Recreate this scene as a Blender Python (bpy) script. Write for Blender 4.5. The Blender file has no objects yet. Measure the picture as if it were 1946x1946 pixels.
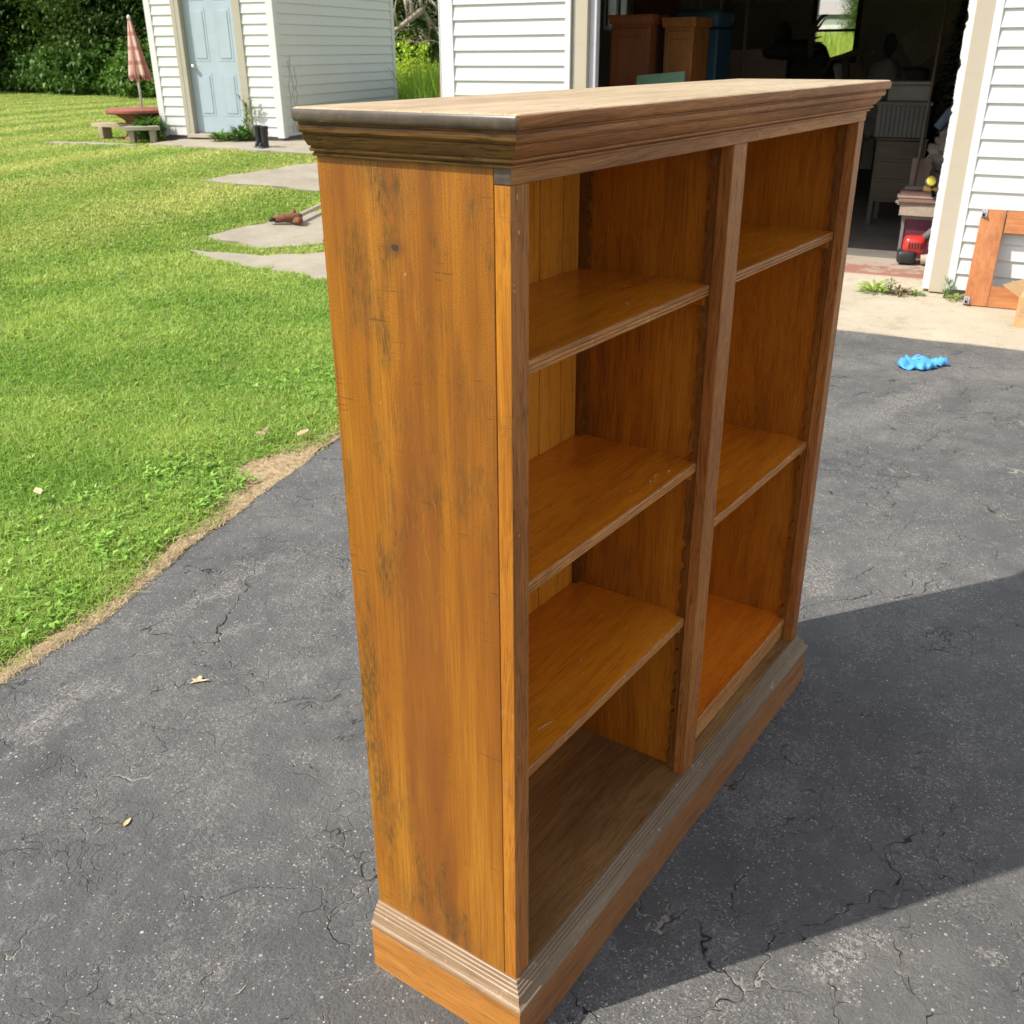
import bpy, bmesh, math, random
import numpy as np
from mathutils import Vector, Matrix

R_ = math.radians
scene = bpy.context.scene
rng = np.random.default_rng(7)
random.seed(7)

# ------------------------------------------------------------------ camera
cam_d = bpy.data.cameras.new("camera")
cam = bpy.data.objects.new("camera", cam_d)
scene.collection.objects.link(cam)
scene.camera = cam
CAM = Vector((-0.9063, -0.6349, 1.4574))
_az, _el, _ro = 0.6120, -0.43484, -0.00746
_f = Vector((math.cos(_el) * math.cos(_az), math.cos(_el) * math.sin(_az), math.sin(_el)))
_r = Vector((math.sin(_az), -math.cos(_az), 0.0))
_u = _r.cross(_f)
_r2 = _r * math.cos(_ro) + _u * math.sin(_ro)
_u2 = -_r * math.sin(_ro) + _u * math.cos(_ro)
M = Matrix((_r2, _u2, -_f)).transposed().to_4x4()
M.translation = CAM
cam.matrix_world = M
cam_d.sensor_width = 36.0
cam_d.lens = 36.0 * 1888.6 / 1946.0
cam_d.clip_start = 0.05
cam_d.clip_end = 2000.0
cam_d.dof.use_dof = True
cam_d.dof.focus_distance = 1.75
cam_d.dof.aperture_fstop = 14.0

# ------------------------------------------------------------------ light
SUN_AZ, SUN_EL = 145.0, 50.0
world = bpy.data.worlds.new("World")
scene.world = world
world.use_nodes = True
wn = world.node_tree
wn.nodes.clear()
sky = wn.nodes.new("ShaderNodeTexSky")
sky.sky_type = 'NISHITA'
sky.sun_disc = False
sky.sun_elevation = R_(SUN_EL)
sky.sun_rotation = R_(90.0 - SUN_AZ)
sky.air_density = 1.0
sky.dust_density = 1.6
sky.ozone_density = 1.0
bg = wn.nodes.new("ShaderNodeBackground")
bg.inputs['Strength'].default_value = 0.15
wo = wn.nodes.new("ShaderNodeOutputWorld")
hs = wn.nodes.new("ShaderNodeHueSaturation")      # thin bright cloud takes the edge off the blue
hs.inputs['Saturation'].default_value = 0.42
wn.links.new(sky.outputs[0], hs.inputs['Color'])
wn.links.new(hs.outputs[0], bg.inputs[0])
wn.links.new(bg.outputs[0], wo.inputs[0])

sun_d = bpy.data.lights.new("sun", 'SUN')
sun_d.energy = 3.9
sun_d.angle = R_(0.53)
sun_d.color = (1.0, 0.94, 0.84)
sun = bpy.data.objects.new("sun", sun_d)
scene.collection.objects.link(sun)
_sd = Vector((math.cos(R_(SUN_EL)) * math.cos(R_(SUN_AZ)), math.cos(R_(SUN_EL)) * math.sin(R_(SUN_AZ)), math.sin(R_(SUN_EL))))
sun.rotation_euler = (-_sd).to_track_quat('-Z', 'Y').to_euler()
sun.location = _sd * 30

scene.view_settings.view_transform = 'Standard'
scene.view_settings.look = 'None'
scene.view_settings.gamma = 1.0
scene.view_settings.use_curve_mapping = False
scene.view_settings.exposure = 0.48

# ------------------------------------------------------------------ helpers
def tag(o, label=None, cat=None, group=None, kind=None):
    if label: o["label"] = label
    if cat: o["category"] = cat
    if group: o["group"] = group
    if kind: o["kind"] = kind
    return o

def empty(name, loc=(0, 0, 0), rz=0.0, label=None, cat=None, group=None, kind=None):
    o = bpy.data.objects.new(name, None)
    scene.collection.objects.link(o)
    o.location = loc
    o.rotation_euler = (0, 0, rz)
    return tag(o, label, cat, group, kind)

def link(name, me, mat=None, parent=None):
    o = bpy.data.objects.new(name, me)
    scene.collection.objects.link(o)
    if mat is not None and len(me.materials) == 0:
        me.materials.append(mat)
    if parent is not None:
        o.parent = parent
    return o

def fast_mesh(name, v, f, tint=None, smooth=False):
    v = np.asarray(v, dtype=np.float32); f = np.asarray(f, dtype=np.int32)
    me = bpy.data.meshes.new(name)
    me.vertices.add(len(v)); me.vertices.foreach_set("co", v.ravel())
    n, k = f.shape
    me.loops.add(n * k); me.loops.foreach_set("vertex_index", f.ravel())
    me.polygons.add(n)
    me.polygons.foreach_set("loop_start", np.arange(0, n * k, k, dtype=np.int32))
    try:
        me.polygons.foreach_set("loop_total", np.full(n, k, dtype=np.int32))
    except Exception:
        pass
    if smooth:
        me.polygons.foreach_set("use_smooth", np.ones(n, dtype=bool))
    me.update(calc_edges=True)
    if tint is not None:
        a = me.attributes.new("tint", 'FLOAT_COLOR', 'POINT')
        t = np.ones((len(v), 4), dtype=np.float32); t[:, :3] = tint
        a.data.foreach_set("color", t.ravel())
    return me

class MB:
    """collects solids in one bmesh"""
    def __init__(s):
        s.bm = bmesh.new()
    def box(s, x0, x1, y0, y1, z0, z1, bevel=0.0, seg=2, rot=None, piv=None):
        b = bmesh.new()
        bmesh.ops.create_cube(b, size=1.0)
        for v in b.verts:
            v.co = Vector((x0 + (v.co.x + .5) * (x1 - x0), y0 + (v.co.y + .5) * (y1 - y0), z0 + (v.co.z + .5) * (z1 - z0)))
        if bevel > 0:
            bmesh.ops.bevel(b, geom=list(b.edges), offset=bevel, segments=seg, profile=0.5, affect='EDGES')
        s._merge(b, rot, piv)
        return s
    def _merge(s, b, rot=None, piv=None):
        if rot is not None:
            p = Vector(piv) if piv is not None else Vector((0, 0, 0))
            for v in b.verts:
                v.co = rot @ (v.co - p) + p
        me = bpy.data.meshes.new("tmp")
        b.to_mesh(me); b.free()
        s.bm.from_mesh(me)
        bpy.data.meshes.remove(me)
    def prism(s, prof, axis, a0, a1, cut0=None, cut1=None):
        """closed profile of 2D points extruded along an axis ('x': profile (y,z); 'y': profile (x,z); 'z': profile (x,y));
        cut0/cut1: functions giving the axis position for each profile point"""
        b = s.bm
        def mk(p, a):
            if axis == 'x': return b.verts.new((a, p[0], p[1]))
            if axis == 'y': return b.verts.new((p[0], a, p[1]))
            return b.verts.new((p[0], p[1], a))
        A = [mk(p, cut0(p) if cut0 else a0) for p in prof]
        B = [mk(p, cut1(p) if cut1 else a1) for p in prof]
        n = len(prof)
        for i in range(n):
            b.faces.new((A[i], A[(i + 1) % n], B[(i + 1) % n], B[i]))
        b.faces.new(A[::-1]); b.faces.new(B)
        return s
    def tube(s, pts, rad, n=8, cap=True):
        b = s.bm
        rings = []
        for i, p in enumerate(pts):
            p = Vector(p)
            d = (Vector(pts[min(i + 1, len(pts) - 1)]) - Vector(pts[max(i - 1, 0)])).normalized()
            ref = Vector((0, 0, 1)) if abs(d.z) < .9 else Vector((1, 0, 0))
            e1 = d.cross(ref).normalized(); e2 = d.cross(e1)
            r = rad[i] if isinstance(rad, (list, tuple)) else rad
            rings.append([b.verts.new(p + (e1 * math.cos(t) + e2 * math.sin(t)) * r) for t in [2 * math.pi * k / n for k in range(n)]])
        for a, c in zip(rings, rings[1:]):
            for k in range(n):
                b.faces.new((a[k], a[(k + 1) % n], c[(k + 1) % n], c[k]))
        if cap:
            b.faces.new(rings[0][::-1]); b.faces.new(rings[-1])
        return s
    def lathe(s, prof, c=(0, 0, 0), n=24):
        """prof: (radius, z)"""
        b = s.bm
        rings = []
        for r, z in prof:
            rings.append([b.verts.new((c[0] + r * math.cos(2 * math.pi * k / n), c[1] + r * math.sin(2 * math.pi * k / n), c[2] + z)) for k in range(n)])
        for a, d in zip(rings, rings[1:]):
            for k in range(n):
                b.faces.new((a[k], a[(k + 1) % n], d[(k + 1) % n], d[k]))
        b.faces.new(rings[0][::-1]); b.faces.new(rings[-1])
        return s
    def blob(s, c, r, amp=0.15, freq=3.0, sub=3, seed=0):
        from mathutils import noise
        b = bmesh.new()
        bmesh.ops.create_icosphere(b, subdivisions=sub, radius=1.0)
        for v in b.verts:
            k = 1 + amp * noise.noise(v.co * freq + Vector((seed, seed * 2, 0)))
            v.co = Vector((c[0] + v.co.x * r[0] * k, c[1] + v.co.y * r[1] * k, c[2] + v.co.z * r[2] * k))
        s._merge(b)
        return s
    def build(s, name, mat, parent=None, smooth=False, angle=None):
        me = bpy.data.meshes.new(name)
        bmesh.ops.recalc_face_normals(s.bm, faces=list(s.bm.faces))
        s.bm.to_mesh(me); s.bm.free()
        if smooth:
            for p in me.polygons: p.use_smooth = True
            if angle is not None:
                try: me.set_sharp_from_angle(angle=R_(angle))
                except Exception: pass
        return link(name, me, mat, parent)

def copy_child(src, name, parent, loc=None, rot=None):
    o = src.copy(); o.name = name
    scene.collection.objects.link(o)
    o.parent = parent
    if loc is not None: o.location = loc
    if rot is not None: o.rotation_euler = rot
    return o

# ------------------------------------------------------------------ node helper
class NT:
    def __init__(s, name):
        s.m = bpy.data.materials.new(name)
        s.m.use_nodes = True
        s.t = s.m.node_tree
        s.t.nodes.clear()
        s.out = s.t.nodes.new("ShaderNodeOutputMaterial")
        s.bsdf = s.t.nodes.new("ShaderNodeBsdfPrincipled")
        s.t.links.new(s.bsdf.outputs[0], s.out.inputs[0])
        s._tc = None
    def n(s, typ, **kw):
        nd = s.t.nodes.new(typ)
        for k, v in kw.items(): setattr(nd, k, v)
        return nd
    def set(s, sock, v):
        if isinstance(v, bpy.types.NodeSocket): s.t.links.new(v, sock)
        elif v is not None:
            if hasattr(sock.default_value, '__len__') and not hasattr(v, '__len__'): v = (v, v, v)
            if hasattr(sock.default_value, '__len__') and len(sock.default_value) == 4 and len(v) == 3: v = (*v, 1.0)
            sock.default_value = v
    @property
    def P(s):
        if s._tc is None: s._tc = s.n("ShaderNodeTexCoord")
        return s._tc.outputs['Object']
    def vm(s, op, a, b=None, c=None):
        nd = s.n("ShaderNodeVectorMath", operation=op)
        s.set(nd.inputs[0], a)
        if b is not None: s.set(nd.inputs[1], b)
        return nd.outputs['Value'] if op in ('LENGTH', 'DISTANCE', 'DOT_PRODUCT') else nd.outputs[0]
    def ma(s, op, a, b=None, c=None, clamp=False):
        nd = s.n("ShaderNodeMath", operation=op, use_clamp=clamp)
        s.set(nd.inputs[0], a)
        if b is not None: s.set(nd.inputs[1], b)
        if c is not None: s.set(nd.inputs[2], c)
        return nd.outputs[0]
    def sep(s, v):
        nd = s.n("ShaderNodeSeparateXYZ"); s.set(nd.inputs[0], v); return nd.outputs
    def comb(s, x, y, z):
        nd = s.n("ShaderNodeCombineXYZ")
        s.set(nd.inputs[0], x); s.set(nd.inputs[1], y); s.set(nd.inputs[2], z); return nd.outputs[0]
    def noise(s, v, scale, detail=3.0, rough=.55, dist=0.0, col=False):
        nd = s.n("ShaderNodeTexNoise")
        s.set(nd.inputs['Vector'], v); nd.inputs['Scale'].default_value = scale
        nd.inputs['Detail'].default_value = detail; nd.inputs['Roughness'].default_value = rough
        nd.inputs['Distortion'].default_value = dist
        return nd.outputs['Color'] if col else nd.outputs[0]
    def vor(s, v, scale, feature='F1', rnd=1.0, out='Distance'):
        nd = s.n("ShaderNodeTexVoronoi", feature=feature)
        s.set(nd.inputs['Vector'], v); nd.inputs['Scale'].default_value = scale
        nd.inputs['Randomness'].default_value = rnd
        return nd.outputs[out] if isinstance(out, str) else [nd.outputs[o] for o in out]
    def ramp(s, fac, stops, interp='LINEAR'):
        nd = s.n("ShaderNodeValToRGB"); cr = nd.color_ramp; cr.interpolation = interp
        while len(cr.elements) < len(stops): cr.elements.new(.5)
        for e, (p, c) in zip(cr.elements, stops):
            e.position = p
            e.color = (*c, 1) if hasattr(c, '__len__') else (c, c, c, 1)
        s.set(nd.inputs[0], fac); return nd.outputs[0]
    def mr(s, v, a, b, c=0.0, d=1.0, smooth=False):
        nd = s.n("ShaderNodeMapRange", clamp=True)
        if smooth: nd.interpolation_type = 'SMOOTHSTEP'
        s.set(nd.inputs[0], v)
        for i, x in enumerate((a, b, c, d)): nd.inputs[i + 1].default_value = x
        return nd.outputs[0]
    def mix(s, f, a, b, mode='MIX'):
        nd = s.n("ShaderNodeMix", data_type='RGBA', blend_type=mode)
        s.set(nd.inputs[0], f); s.set(nd.inputs[6], a); s.set(nd.inputs[7], b)
        return nd.outputs[2]
    def bump(s, h, strength=.3, dist=.01, nrm=None):
        nd = s.n("ShaderNodeBump"); nd.inputs['Strength'].default_value = strength
        nd.inputs['Distance'].default_value = dist; s.set(nd.inputs['Height'], h)
        if nrm is not None: s.set(nd.inputs['Normal'], nrm)
        return nd.outputs[0]
    def done(s, col, rough=.5, bump=None, spec=.5, coat=0.0, coat_rough=.1, metal=0.0):
        b = s.bsdf
        s.set(b.inputs['Base Color'], col); s.set(b.inputs['Roughness'], rough)
        s.set(b.inputs['Specular IOR Level'], spec); s.set(b.inputs['Metallic'], metal)
        if coat is not None: s.set(b.inputs['Coat Weight'], coat)
        b.inputs['Coat Roughness'].default_value = coat_rough
        if bump is not None: s.set(b.inputs['Normal'], bump)
        return s.m

def plain(name, col, rough=.6, var=.15, scale=8.0, spec=.4, metal=0.0, coat=0.0, bumps=0.0, bscale=60.0):
    t = NT(name)
    nz = t.noise(t.P, scale, 5, .6)
    c = t.mix(t.mr(nz, .3, .7), tuple(x * (1 - var) for x in col), tuple(min(1, x * (1 + var)) for x in col))
    bp = t.bump(t.noise(t.P, bscale, 4), bumps, .004) if bumps > 0 else None
    return t.done(c, rough, bp, spec, coat, .1, metal)

def wood(name, axis, dark, mid, light, rough=.38, coat=.25, smudge=.5, worn=0.0, seed=0.0, fig=1.0, pores=.5, wornc=(.55, .47, .36), bstr=.12, scuff=.0, heart=False):
    """varnished board: long streaks and pores along an axis, arched figure, sooty smudges, worn edges by noise"""
    t = NT(name)
    P = t.vm('ADD', t.P, (seed, seed * .7, seed * 1.3))
    k = {'x': (.06, 1, 1), 'y': (1, .06, 1), 'z': (1, 1, .06)}[axis]
    kf = {'x': (.018, 1, 1), 'y': (1, .018, 1), 'z': (1, 1, .018)}[axis]
    warp = t.noise(P, 2.2, 2, .5, 0, True)
    Pw = t.vm('ADD', P, t.vm('MULTIPLY', t.vm('SUBTRACT', warp, (.5, .5, .5)), (.05, .05, .05)))
    fine = t.noise(t.vm('MULTIPLY', Pw, kf), 420, 3, .6)
    mids = t.noise(t.vm('MULTIPLY', Pw, k), 55, 4, .55)
    broad = t.noise(t.vm('MULTIPLY', Pw, tuple(x if x == 1 else .22 for x in k)), 7, 3, .5)
    # arched figure: rings of a stretched noise field
    fld = t.noise(t.vm('MULTIPLY', Pw, tuple(x if x == 1 else .16 for x in k)), 5.0, 1.0, .3)
    rings = t.ma('FRACT', t.ma('MULTIPLY', fld, 26.0))
    rline = t.ma('MULTIPLY', t.mr(rings, .80, .97), t.mr(broad, .5, .62))
    rline = t.ma('MULTIPLY', rline, t.mr(t.noise(P, 6, 2), .4, .6))
    f = t.ma('ADD', t.ma('MULTIPLY', broad, .42), t.ma('ADD', t.ma('MULTIPLY', mids, .28), t.ma('MULTIPLY', fine, .30)))
    col = t.ramp(f, [(.34, dark), (.49, mid), (.64, light)])
    col = t.mix(t.ma('MULTIPLY', rline, .30 * fig), col, tuple(min(1, x * 1.35 + .02) for x in light))
    mic = t.noise(P, 850, 2, .8)
    col = t.mix(t.ma('MULTIPLY', t.mr(mic, .50, .62), .28), col, tuple(x * .45 for x in dark))
    por = t.mr(t.noise(t.vm('MULTIPLY', Pw, kf), 620, 2, .5), .53, .62)
    col = t.mix(t.ma('MULTIPLY', por, pores), col, tuple(x * .35 for x in dark))
    if heart:
        # heart of the board: a brown band with arched growth lines running through it
        xyz = t.sep(t.P); wob = t.noise(t.vm('MULTIPLY', t.P, (1, 1, .5)), 5.5, 3, .6)
        yy = t.ma('ADD', t.ma('SUBTRACT', xyz[1], .148), t.ma('MULTIPLY', t.ma('SUBTRACT', wob, .5), .11))
        hm = t.mr(t.ma('ABSOLUTE', yy), .012, .058, 1.0, 0.0, True)
        hm = t.ma('MULTIPLY', hm, t.mr(t.noise(t.vm('MULTIPLY', t.P, (1, 1, .25)), 9, 4, .6), .34, .56))
        col = t.mix(t.ma('MULTIPLY', hm, .72), col, (.20, .062, .014))
        q = t.ma('MULTIPLY', t.ma('POWER', t.ma('ABSOLUTE', t.ma('MULTIPLY', yy, 16.0)), 1.6), 1.0)
        q = t.ma('ADD', q, t.ma('MULTIPLY', t.ma('ABSOLUTE', t.ma('SUBTRACT', xyz[2], 1.02)), 3.2))
        q = t.ma('ADD', q, t.ma('MULTIPLY', t.noise(t.vm('MULTIPLY', t.P, (1, 1, .4)), 12, 3, .55), 1.1))
        fr_ = t.ma('FRACT', t.ma('MULTIPLY', q, 4.2))
        ln_ = t.ma('MULTIPLY', t.mr(fr_, .86, .98), t.mr(t.ma('ABSOLUTE', yy), .030, .075, 1.0, 0.0))
        ln_ = t.ma('MULTIPLY', ln_, t.mr(t.noise(t.P, 24, 3, .6), .40, .58))
        col = t.mix(t.ma('MULTIPLY', ln_, .40), col, (.60, .26, .05))
        dk_ = t.ma('MULTIPLY', t.mr(fr_, .70, .86), hm)
        col = t.mix(t.ma('MULTIPLY', dk_, .35), col, (.14, .045, .012))
    # soot and handling marks
    sm = t.noise(t.vm('MULTIPLY', P, tuple(1 if x == 1 else .5 for x in k)), 9, 5, .62)
    grit = t.noise(P, 260, 2, .6)
    sma = t.ma('MULTIPLY', t.mr(sm, .54, .72), t.mr(grit, .30, .62))
    col = t.mix(t.ma('MULTIPLY', sma, smudge), col, (.035, .032, .014))
    # short scratches across the grain
    kx = {'x': (1, .06, .06), 'y': (.06, 1, 1), 'z': (.1, .1, 1)}[axis]
    scr = t.mr(t.noise(t.vm('MULTIPLY', P, kx), 330, 1, .5), .66, .70)
    scr = t.ma('MULTIPLY', scr, t.mr(t.noise(P, 7, 2), .56, .62))
    col = t.mix(t.ma('MULTIPLY', scr, .55 * smudge), col, (.05, .04, .015))
    if worn > 0:
        w = t.mr(t.noise(P, 38, 6, .7), .60, .70)
        col = t.mix(t.ma('MULTIPLY', w, worn), col, wornc)
    if scuff > 0:
        s2 = t.mr(t.noise(t.vm('MULTIPLY', P, (.35, 1, 1)), 120, 3, .6), .66, .71)
        s2 = t.ma('MULTIPLY', s2, t.mr(t.noise(P, 5, 2), .50, .60))
        col = t.mix(t.ma('MULTIPLY', s2, scuff), col, (.80, .58, .32))
    bp = t.bump(t.ma('ADD', fine, t.ma('MULTIPLY', por, -.6)), bstr, .0012)
    ro = t.ma('ADD', t.ma('MULTIPLY', sm, .35), rough - .15)
    return t.done(col, ro, bp, .32, coat, .22)

# ------------------------------------------------------------------ terrain
A7 = R_(7.0)
G0 = np.array([6.21, .831])
GU = np.array([math.cos(A7), math.sin(A7)]); GV = np.array([-math.sin(A7), math.cos(A7)])
def sm_(t):
    t = np.clip(t, 0, 1); return t * t * (3 - 2 * t)
def guv(x, y):
    dx, dy = np.asarray(x) - G0[0], np.asarray(y) - G0[1]
    return dx * GU[0] + dy * GU[1], dx * GV[0] + dy * GV[1]
def terr(x, y):
    x = np.asarray(x, float); y = np.asarray(y, float)
    u, v = guv(x, y)
    h = .335 * sm_((y - 5.5) / 4.5)
    h = h + .021 * np.maximum(x - 15, 0) * sm_((x * .75 - y) / 10)
    h = h - .06 * sm_((u + 4) / 3.2) * sm_((7 - v) / 3) * (u < .3)
    h = h - .06 * sm_((7 - v) / 3) * (u >= .3)
    return h
def tz(x, y): return float(terr(x, y))

def grid_mesh(name, xs, ys, dz, fz=terr):
    X, Y = np.meshgrid(xs, ys, indexing='ij')
    Z = fz(X, Y) + dz
    v = np.stack([X, Y, Z], -1).reshape(-1, 3)
    nx, ny = len(xs), len(ys)
    i = np.arange(nx * ny).reshape(nx, ny)
    f = np.stack([i[:-1, :-1], i[1:, :-1], i[1:, 1:], i[:-1, 1:]], -1).reshape(-1, 4)
    return fast_mesh(name, v, f, smooth=True)

def drape(name, poly, dz, mat, thick=0.0, step=.4, jitter=0.0, seed=1, parent=None):
    """polygon laid on the terrain as a slab with a skirt"""
    r = random.Random(seed)
    pts = []
    n = len(poly)
    for i in range(n):
        a, b = Vector(poly[i]), Vector(poly[(i + 1) % n])
        L = (b - a).length
        m = max(1, int(L / step))
        d = (b - a).normalized(); nn = Vector((-d.y, d.x))
        for k in range(m):
            p = a + (b - a) * k / m
            if k > 0 and jitter: p = p + nn * r.uniform(-jitter, jitter)
            pts.append(p)
    bm = bmesh.new()
    vs = [bm.verts.new((p.x, p.y, 0)) for p in pts]
    fc = bm.faces.new(vs)
    bmesh.ops.triangulate(bm, faces=[fc])
    x0, x1 = min(p.x for p in pts), max(p.x for p in pts); y0, y1 = min(p.y for p in pts), max(p.y for p in pts)
    for ax, lo, hi in ((0, x0, x1), (1, y0, y1)):
        st = max(.5, (hi - lo) / 40)
        q = lo + st
        while q < hi:
            co = (q, 0, 0) if ax == 0 else (0, q, 0); no = (1, 0, 0) if ax == 0 else (0, 1, 0)
            bmesh.ops.bisect_plane(bm, geom=bm.verts[:] + bm.edges[:] + bm.faces[:], plane_co=co, plane_no=no)
            q += st
    for v in bm.verts:
        v.co.z = tz(v.co.x, v.co.y) + dz
    if thick > 0:
        be = [e for e in bm.edges if e.is_boundary]
        ret = bmesh.ops.extrude_edge_only(bm, edges=be)
        for g in ret['geom']:
            if isinstance(g, bmesh.types.BMVert): g.co.z -= thick
    for fce in bm.faces:
        if fce.normal.z < -.5: fce.normal_flip()
    bmesh.ops.recalc_face_normals(bm, faces=bm.faces[:])
    up = sum(fce.normal.z for fce in bm.faces)
    if up < 0:
        for fce in bm.faces: fce.normal_flip()
    me = bpy.data.meshes.new(name); bm.to_mesh(me); bm.free()
    return link(name, me, mat, parent)

# ------------------------------------------------------------------ materials
# where tyres and feet have rubbed the sealer off: centre, radii, turn, strength
GRIT_SPOTS = ((.76, 1.57, .32, .050, .02, .85), (.08, 1.41, .22, .040, .2, .75), (.57, 1.36, .13, .030, .15, .55), (.46, -.37, .12, .060, -.6, 1.0), (.80, -.15, .13, .080, -.3, .55),
              (.64, -.60, .045, .020, .3, 1.0), (1.78, .12, .16, .07, .1, .6), (3.7, .40, .55, .10, -.2, .6), (1.20, -.47, .10, .05, .5, .4))
# asphalt: sealed, cracked, pale grit in drifts
def asphalt_mat():
    t = NT("sealed_asphalt"); P = t.P
    P2 = t.vm('MULTIPLY', P, (1, 1, 0))
    big = t.noise(P2, .8, 4, .55)
    midn = t.noise(P2, 7, 6, .65)
    grain = t.noise(P2, 190, 4, .75)
    col = t.ramp(t.ma('ADD', t.ma('MULTIPLY', big, .55), t.ma('MULTIPLY', midn, .45)),
                 [(.35, (.112, .112, .111)), (.5, (.150, .149, .146)), (.66, (.200, .196, .186))])
    col = t.mix(t.ma('MULTIPLY', t.mr(grain, .38, .66), .55), col, (.060, .061, .066))
    # drifts of pale grit: fields stretched along the drive
    pa = t.noise(t.vm('MULTIPLY', P2, (1.0, 1.8, 1)), 1.5, 5, .68)
    patch = t.mr(pa, .50, .72)
    worn_spots = None
    blot = t.mr(t.noise(t.vm('ADD', P2, (6.3, 2.2, 0)), 1.25, 6, .68), .50, .70)
    col = t.mix(t.ma('MULTIPLY', blot, .42), col, (.27, .262, .245))
    dkb = t.mr(t.noise(t.vm('ADD', P2, (1.3, 6.2, 0)), 1.9, 5, .65), .54, .68)
    col = t.mix(t.ma('MULTIPLY', dkb, .40), col, (.085, .085, .088))
    wob2 = t.vm('MULTIPLY', t.vm('SUBTRACT', t.noise(P2, 6, 4, .65, 0, True), (.5, .5, .5)), (.35, .35, 0))
    for (cx, cy, rx, ry, ang, st_) in GRIT_SPOTS:
        q = t.vm('SUBTRACT', t.vm('ADD', P2, wob2), (cx, cy, 0))
        c_, s_ = math.cos(ang), math.sin(ang)
        qx = t.ma('DIVIDE', t.vm('DOT_PRODUCT', q, (c_, s_, 0)), rx); qy = t.ma('DIVIDE', t.vm('DOT_PRODUCT', q, (-s_, c_, 0)), ry)
        d_ = t.vm('LENGTH', t.comb(qx, qy, 0.0))
        m_ = t.mr(d_, .35, 1.15, st_, 0.0, True)
        worn_spots = m_ if worn_spots is None else t.ma('MAXIMUM', worn_spots, m_)
    patch = t.ma('MAXIMUM', patch, worn_spots)
    fp = t.mr(t.noise(P2, 9, 3, .6), .42, .62)
    d1, c1 = t.vor(P2, 190, 'F1', 1.0, ('Distance', 'Color'))
    r1 = t.sep(c1)[0]
    spk = t.ma('MULTIPLY', t.ma('LESS_THAN', d1, t.ma('MULTIPLY', r1, .40)), t.ma('GREATER_THAN', t.ma('ADD', r1, t.ma('MULTIPLY', t.ma('MULTIPLY', patch, fp), 1.0)), .972))
    d2, c2 = t.vor(P2, 80, 'F1', 1.0, ('Distance', 'Color'))
    r2 = t.sep(c2)[0]
    spk2 = t.ma('MULTIPLY', t.ma('LESS_THAN', d2, t.ma('MULTIPLY', t.sep(c2)[2], .26)), t.ma('GREATER_THAN', t.ma('ADD', r2, t.ma('MULTIPLY', t.ma('MULTIPLY', patch, fp), .22)), .982))
    # short pale worms where the sealer has worn off
    def worms(sc, w, seed, dist=.9):
        q = t.noise(t.vm('ADD', P2, (seed, seed * 2.1, 0)), sc, 3, .6, dist)
        return t.mr(t.ma('ABSOLUTE', t.ma('SUBTRACT', q, .5)), .0, w, 1.0, 0.0)
    net = t.ma('MULTIPLY', worms(70, .030, 1.7), t.mr(t.noise(t.vm('ADD', P2, (3.1, 7.7, 0)), 2.3, 4, .65), .45, .60))
    net2 = t.ma('MULTIPLY', worms(34, .018, 4.4, 1.4), t.mr(t.noise(t.vm('ADD', P2, (8.1, 2.7, 0)), 13, 3, .6), .49, .60))
    scr = t.ma('MULTIPLY', t.mr(t.noise(P2, 90, 5, .75), .48, .55), t.ma('MAXIMUM', worn_spots, t.mr(t.noise(t.vm('ADD', P2, (9.3, 1.7, 0)), 3.4, 4, .65), .66, .76)))
    # cracks, wide and hair-fine
    wv = t.noise(P2, 4.5, 4, .58, 0, True)
    Pc = t.vm('ADD', P2, t.vm('MULTIPLY', t.vm('SUBTRACT', wv, (.5, .5, .5)), (.34, .34, 0)))
    e1 = t.vor(Pc, 1.7, 'DISTANCE_TO_EDGE')
    e2 = t.vor(t.vm('ADD', Pc, (5.2, 1.3, 0)), 4.6, 'DISTANCE_TO_EDGE')
    e3 = t.vor(t.vm('ADD', Pc, (1.2, 8.3, 0)), 15.0, 'DISTANCE_TO_EDGE')
    m1 = t.mr(t.noise(P2, 2.2, 4), .46, .53)
    m2 = t.mr(t.noise(t.vm('ADD', P2, (2, 9, 0)), 3.1, 4), .50, .58)
    m3 = t.mr(t.noise(t.vm('ADD', P2, (7, 5, 0)), 3.4, 4), .52, .60)
    cr1 = t.ma('MULTIPLY', t.mr(e1, .0008, .0038, .95, 0.0), m1)
    cr2 = t.ma('MULTIPLY', t.mr(e2, .0018, .0065, .8, 0.0), m2)
    cr3 = t.ma('MULTIPLY', t.mr(e3, .005, .020, .6, 0.0), m3)
    crk = t.ma('MAXIMUM', cr1, t.ma('MAXIMUM', cr2, cr3))
    fill = t.mr(t.noise(t.vm('ADD', P2, (4, 4, 0)), 9, 4, .7), .44, .56)
    col = t.mix(t.ma('MULTIPLY', scr, .7), col, (.42, .39, .35))
    col = t.mix(t.ma('MULTIPLY', net, .62), col, (.42, .40, .36))
    col = t.mix(t.ma('MULTIPLY', net2, .70), col, (.44, .41, .37))
    col = t.mix(crk, col, t.mix(fill, (.022, .022, .024), (.38, .35, .30)))
    col = t.mix(t.ma('MULTIPLY', spk, .85), col, t.mix(t.sep(c1)[1], (.34, .32, .29), (.62, .59, .54)))
    col = t.mix(spk2, col, t.mix(t.sep(c2)[1], (.36, .31, .27), (.66, .63, .58)))
    h = t.ma('ADD', t.ma('MULTIPLY', t.noise(P2, 120, 5, .75), 1.0), t.ma('MULTIPLY', t.noise(P2, 28, 4, .65), 1.0))
    h = t.ma('SUBTRACT', h, t.ma('MULTIPLY', crk, 1.3))
    h = t.ma('ADD', h, t.ma('MULTIPLY', t.ma('MAXIMUM', spk, spk2), .6))
    return t.done(col, t.ma('ADD', t.ma('MULTIPLY', midn, .2), .60), t.bump(h, .9, .008), .25)
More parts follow.
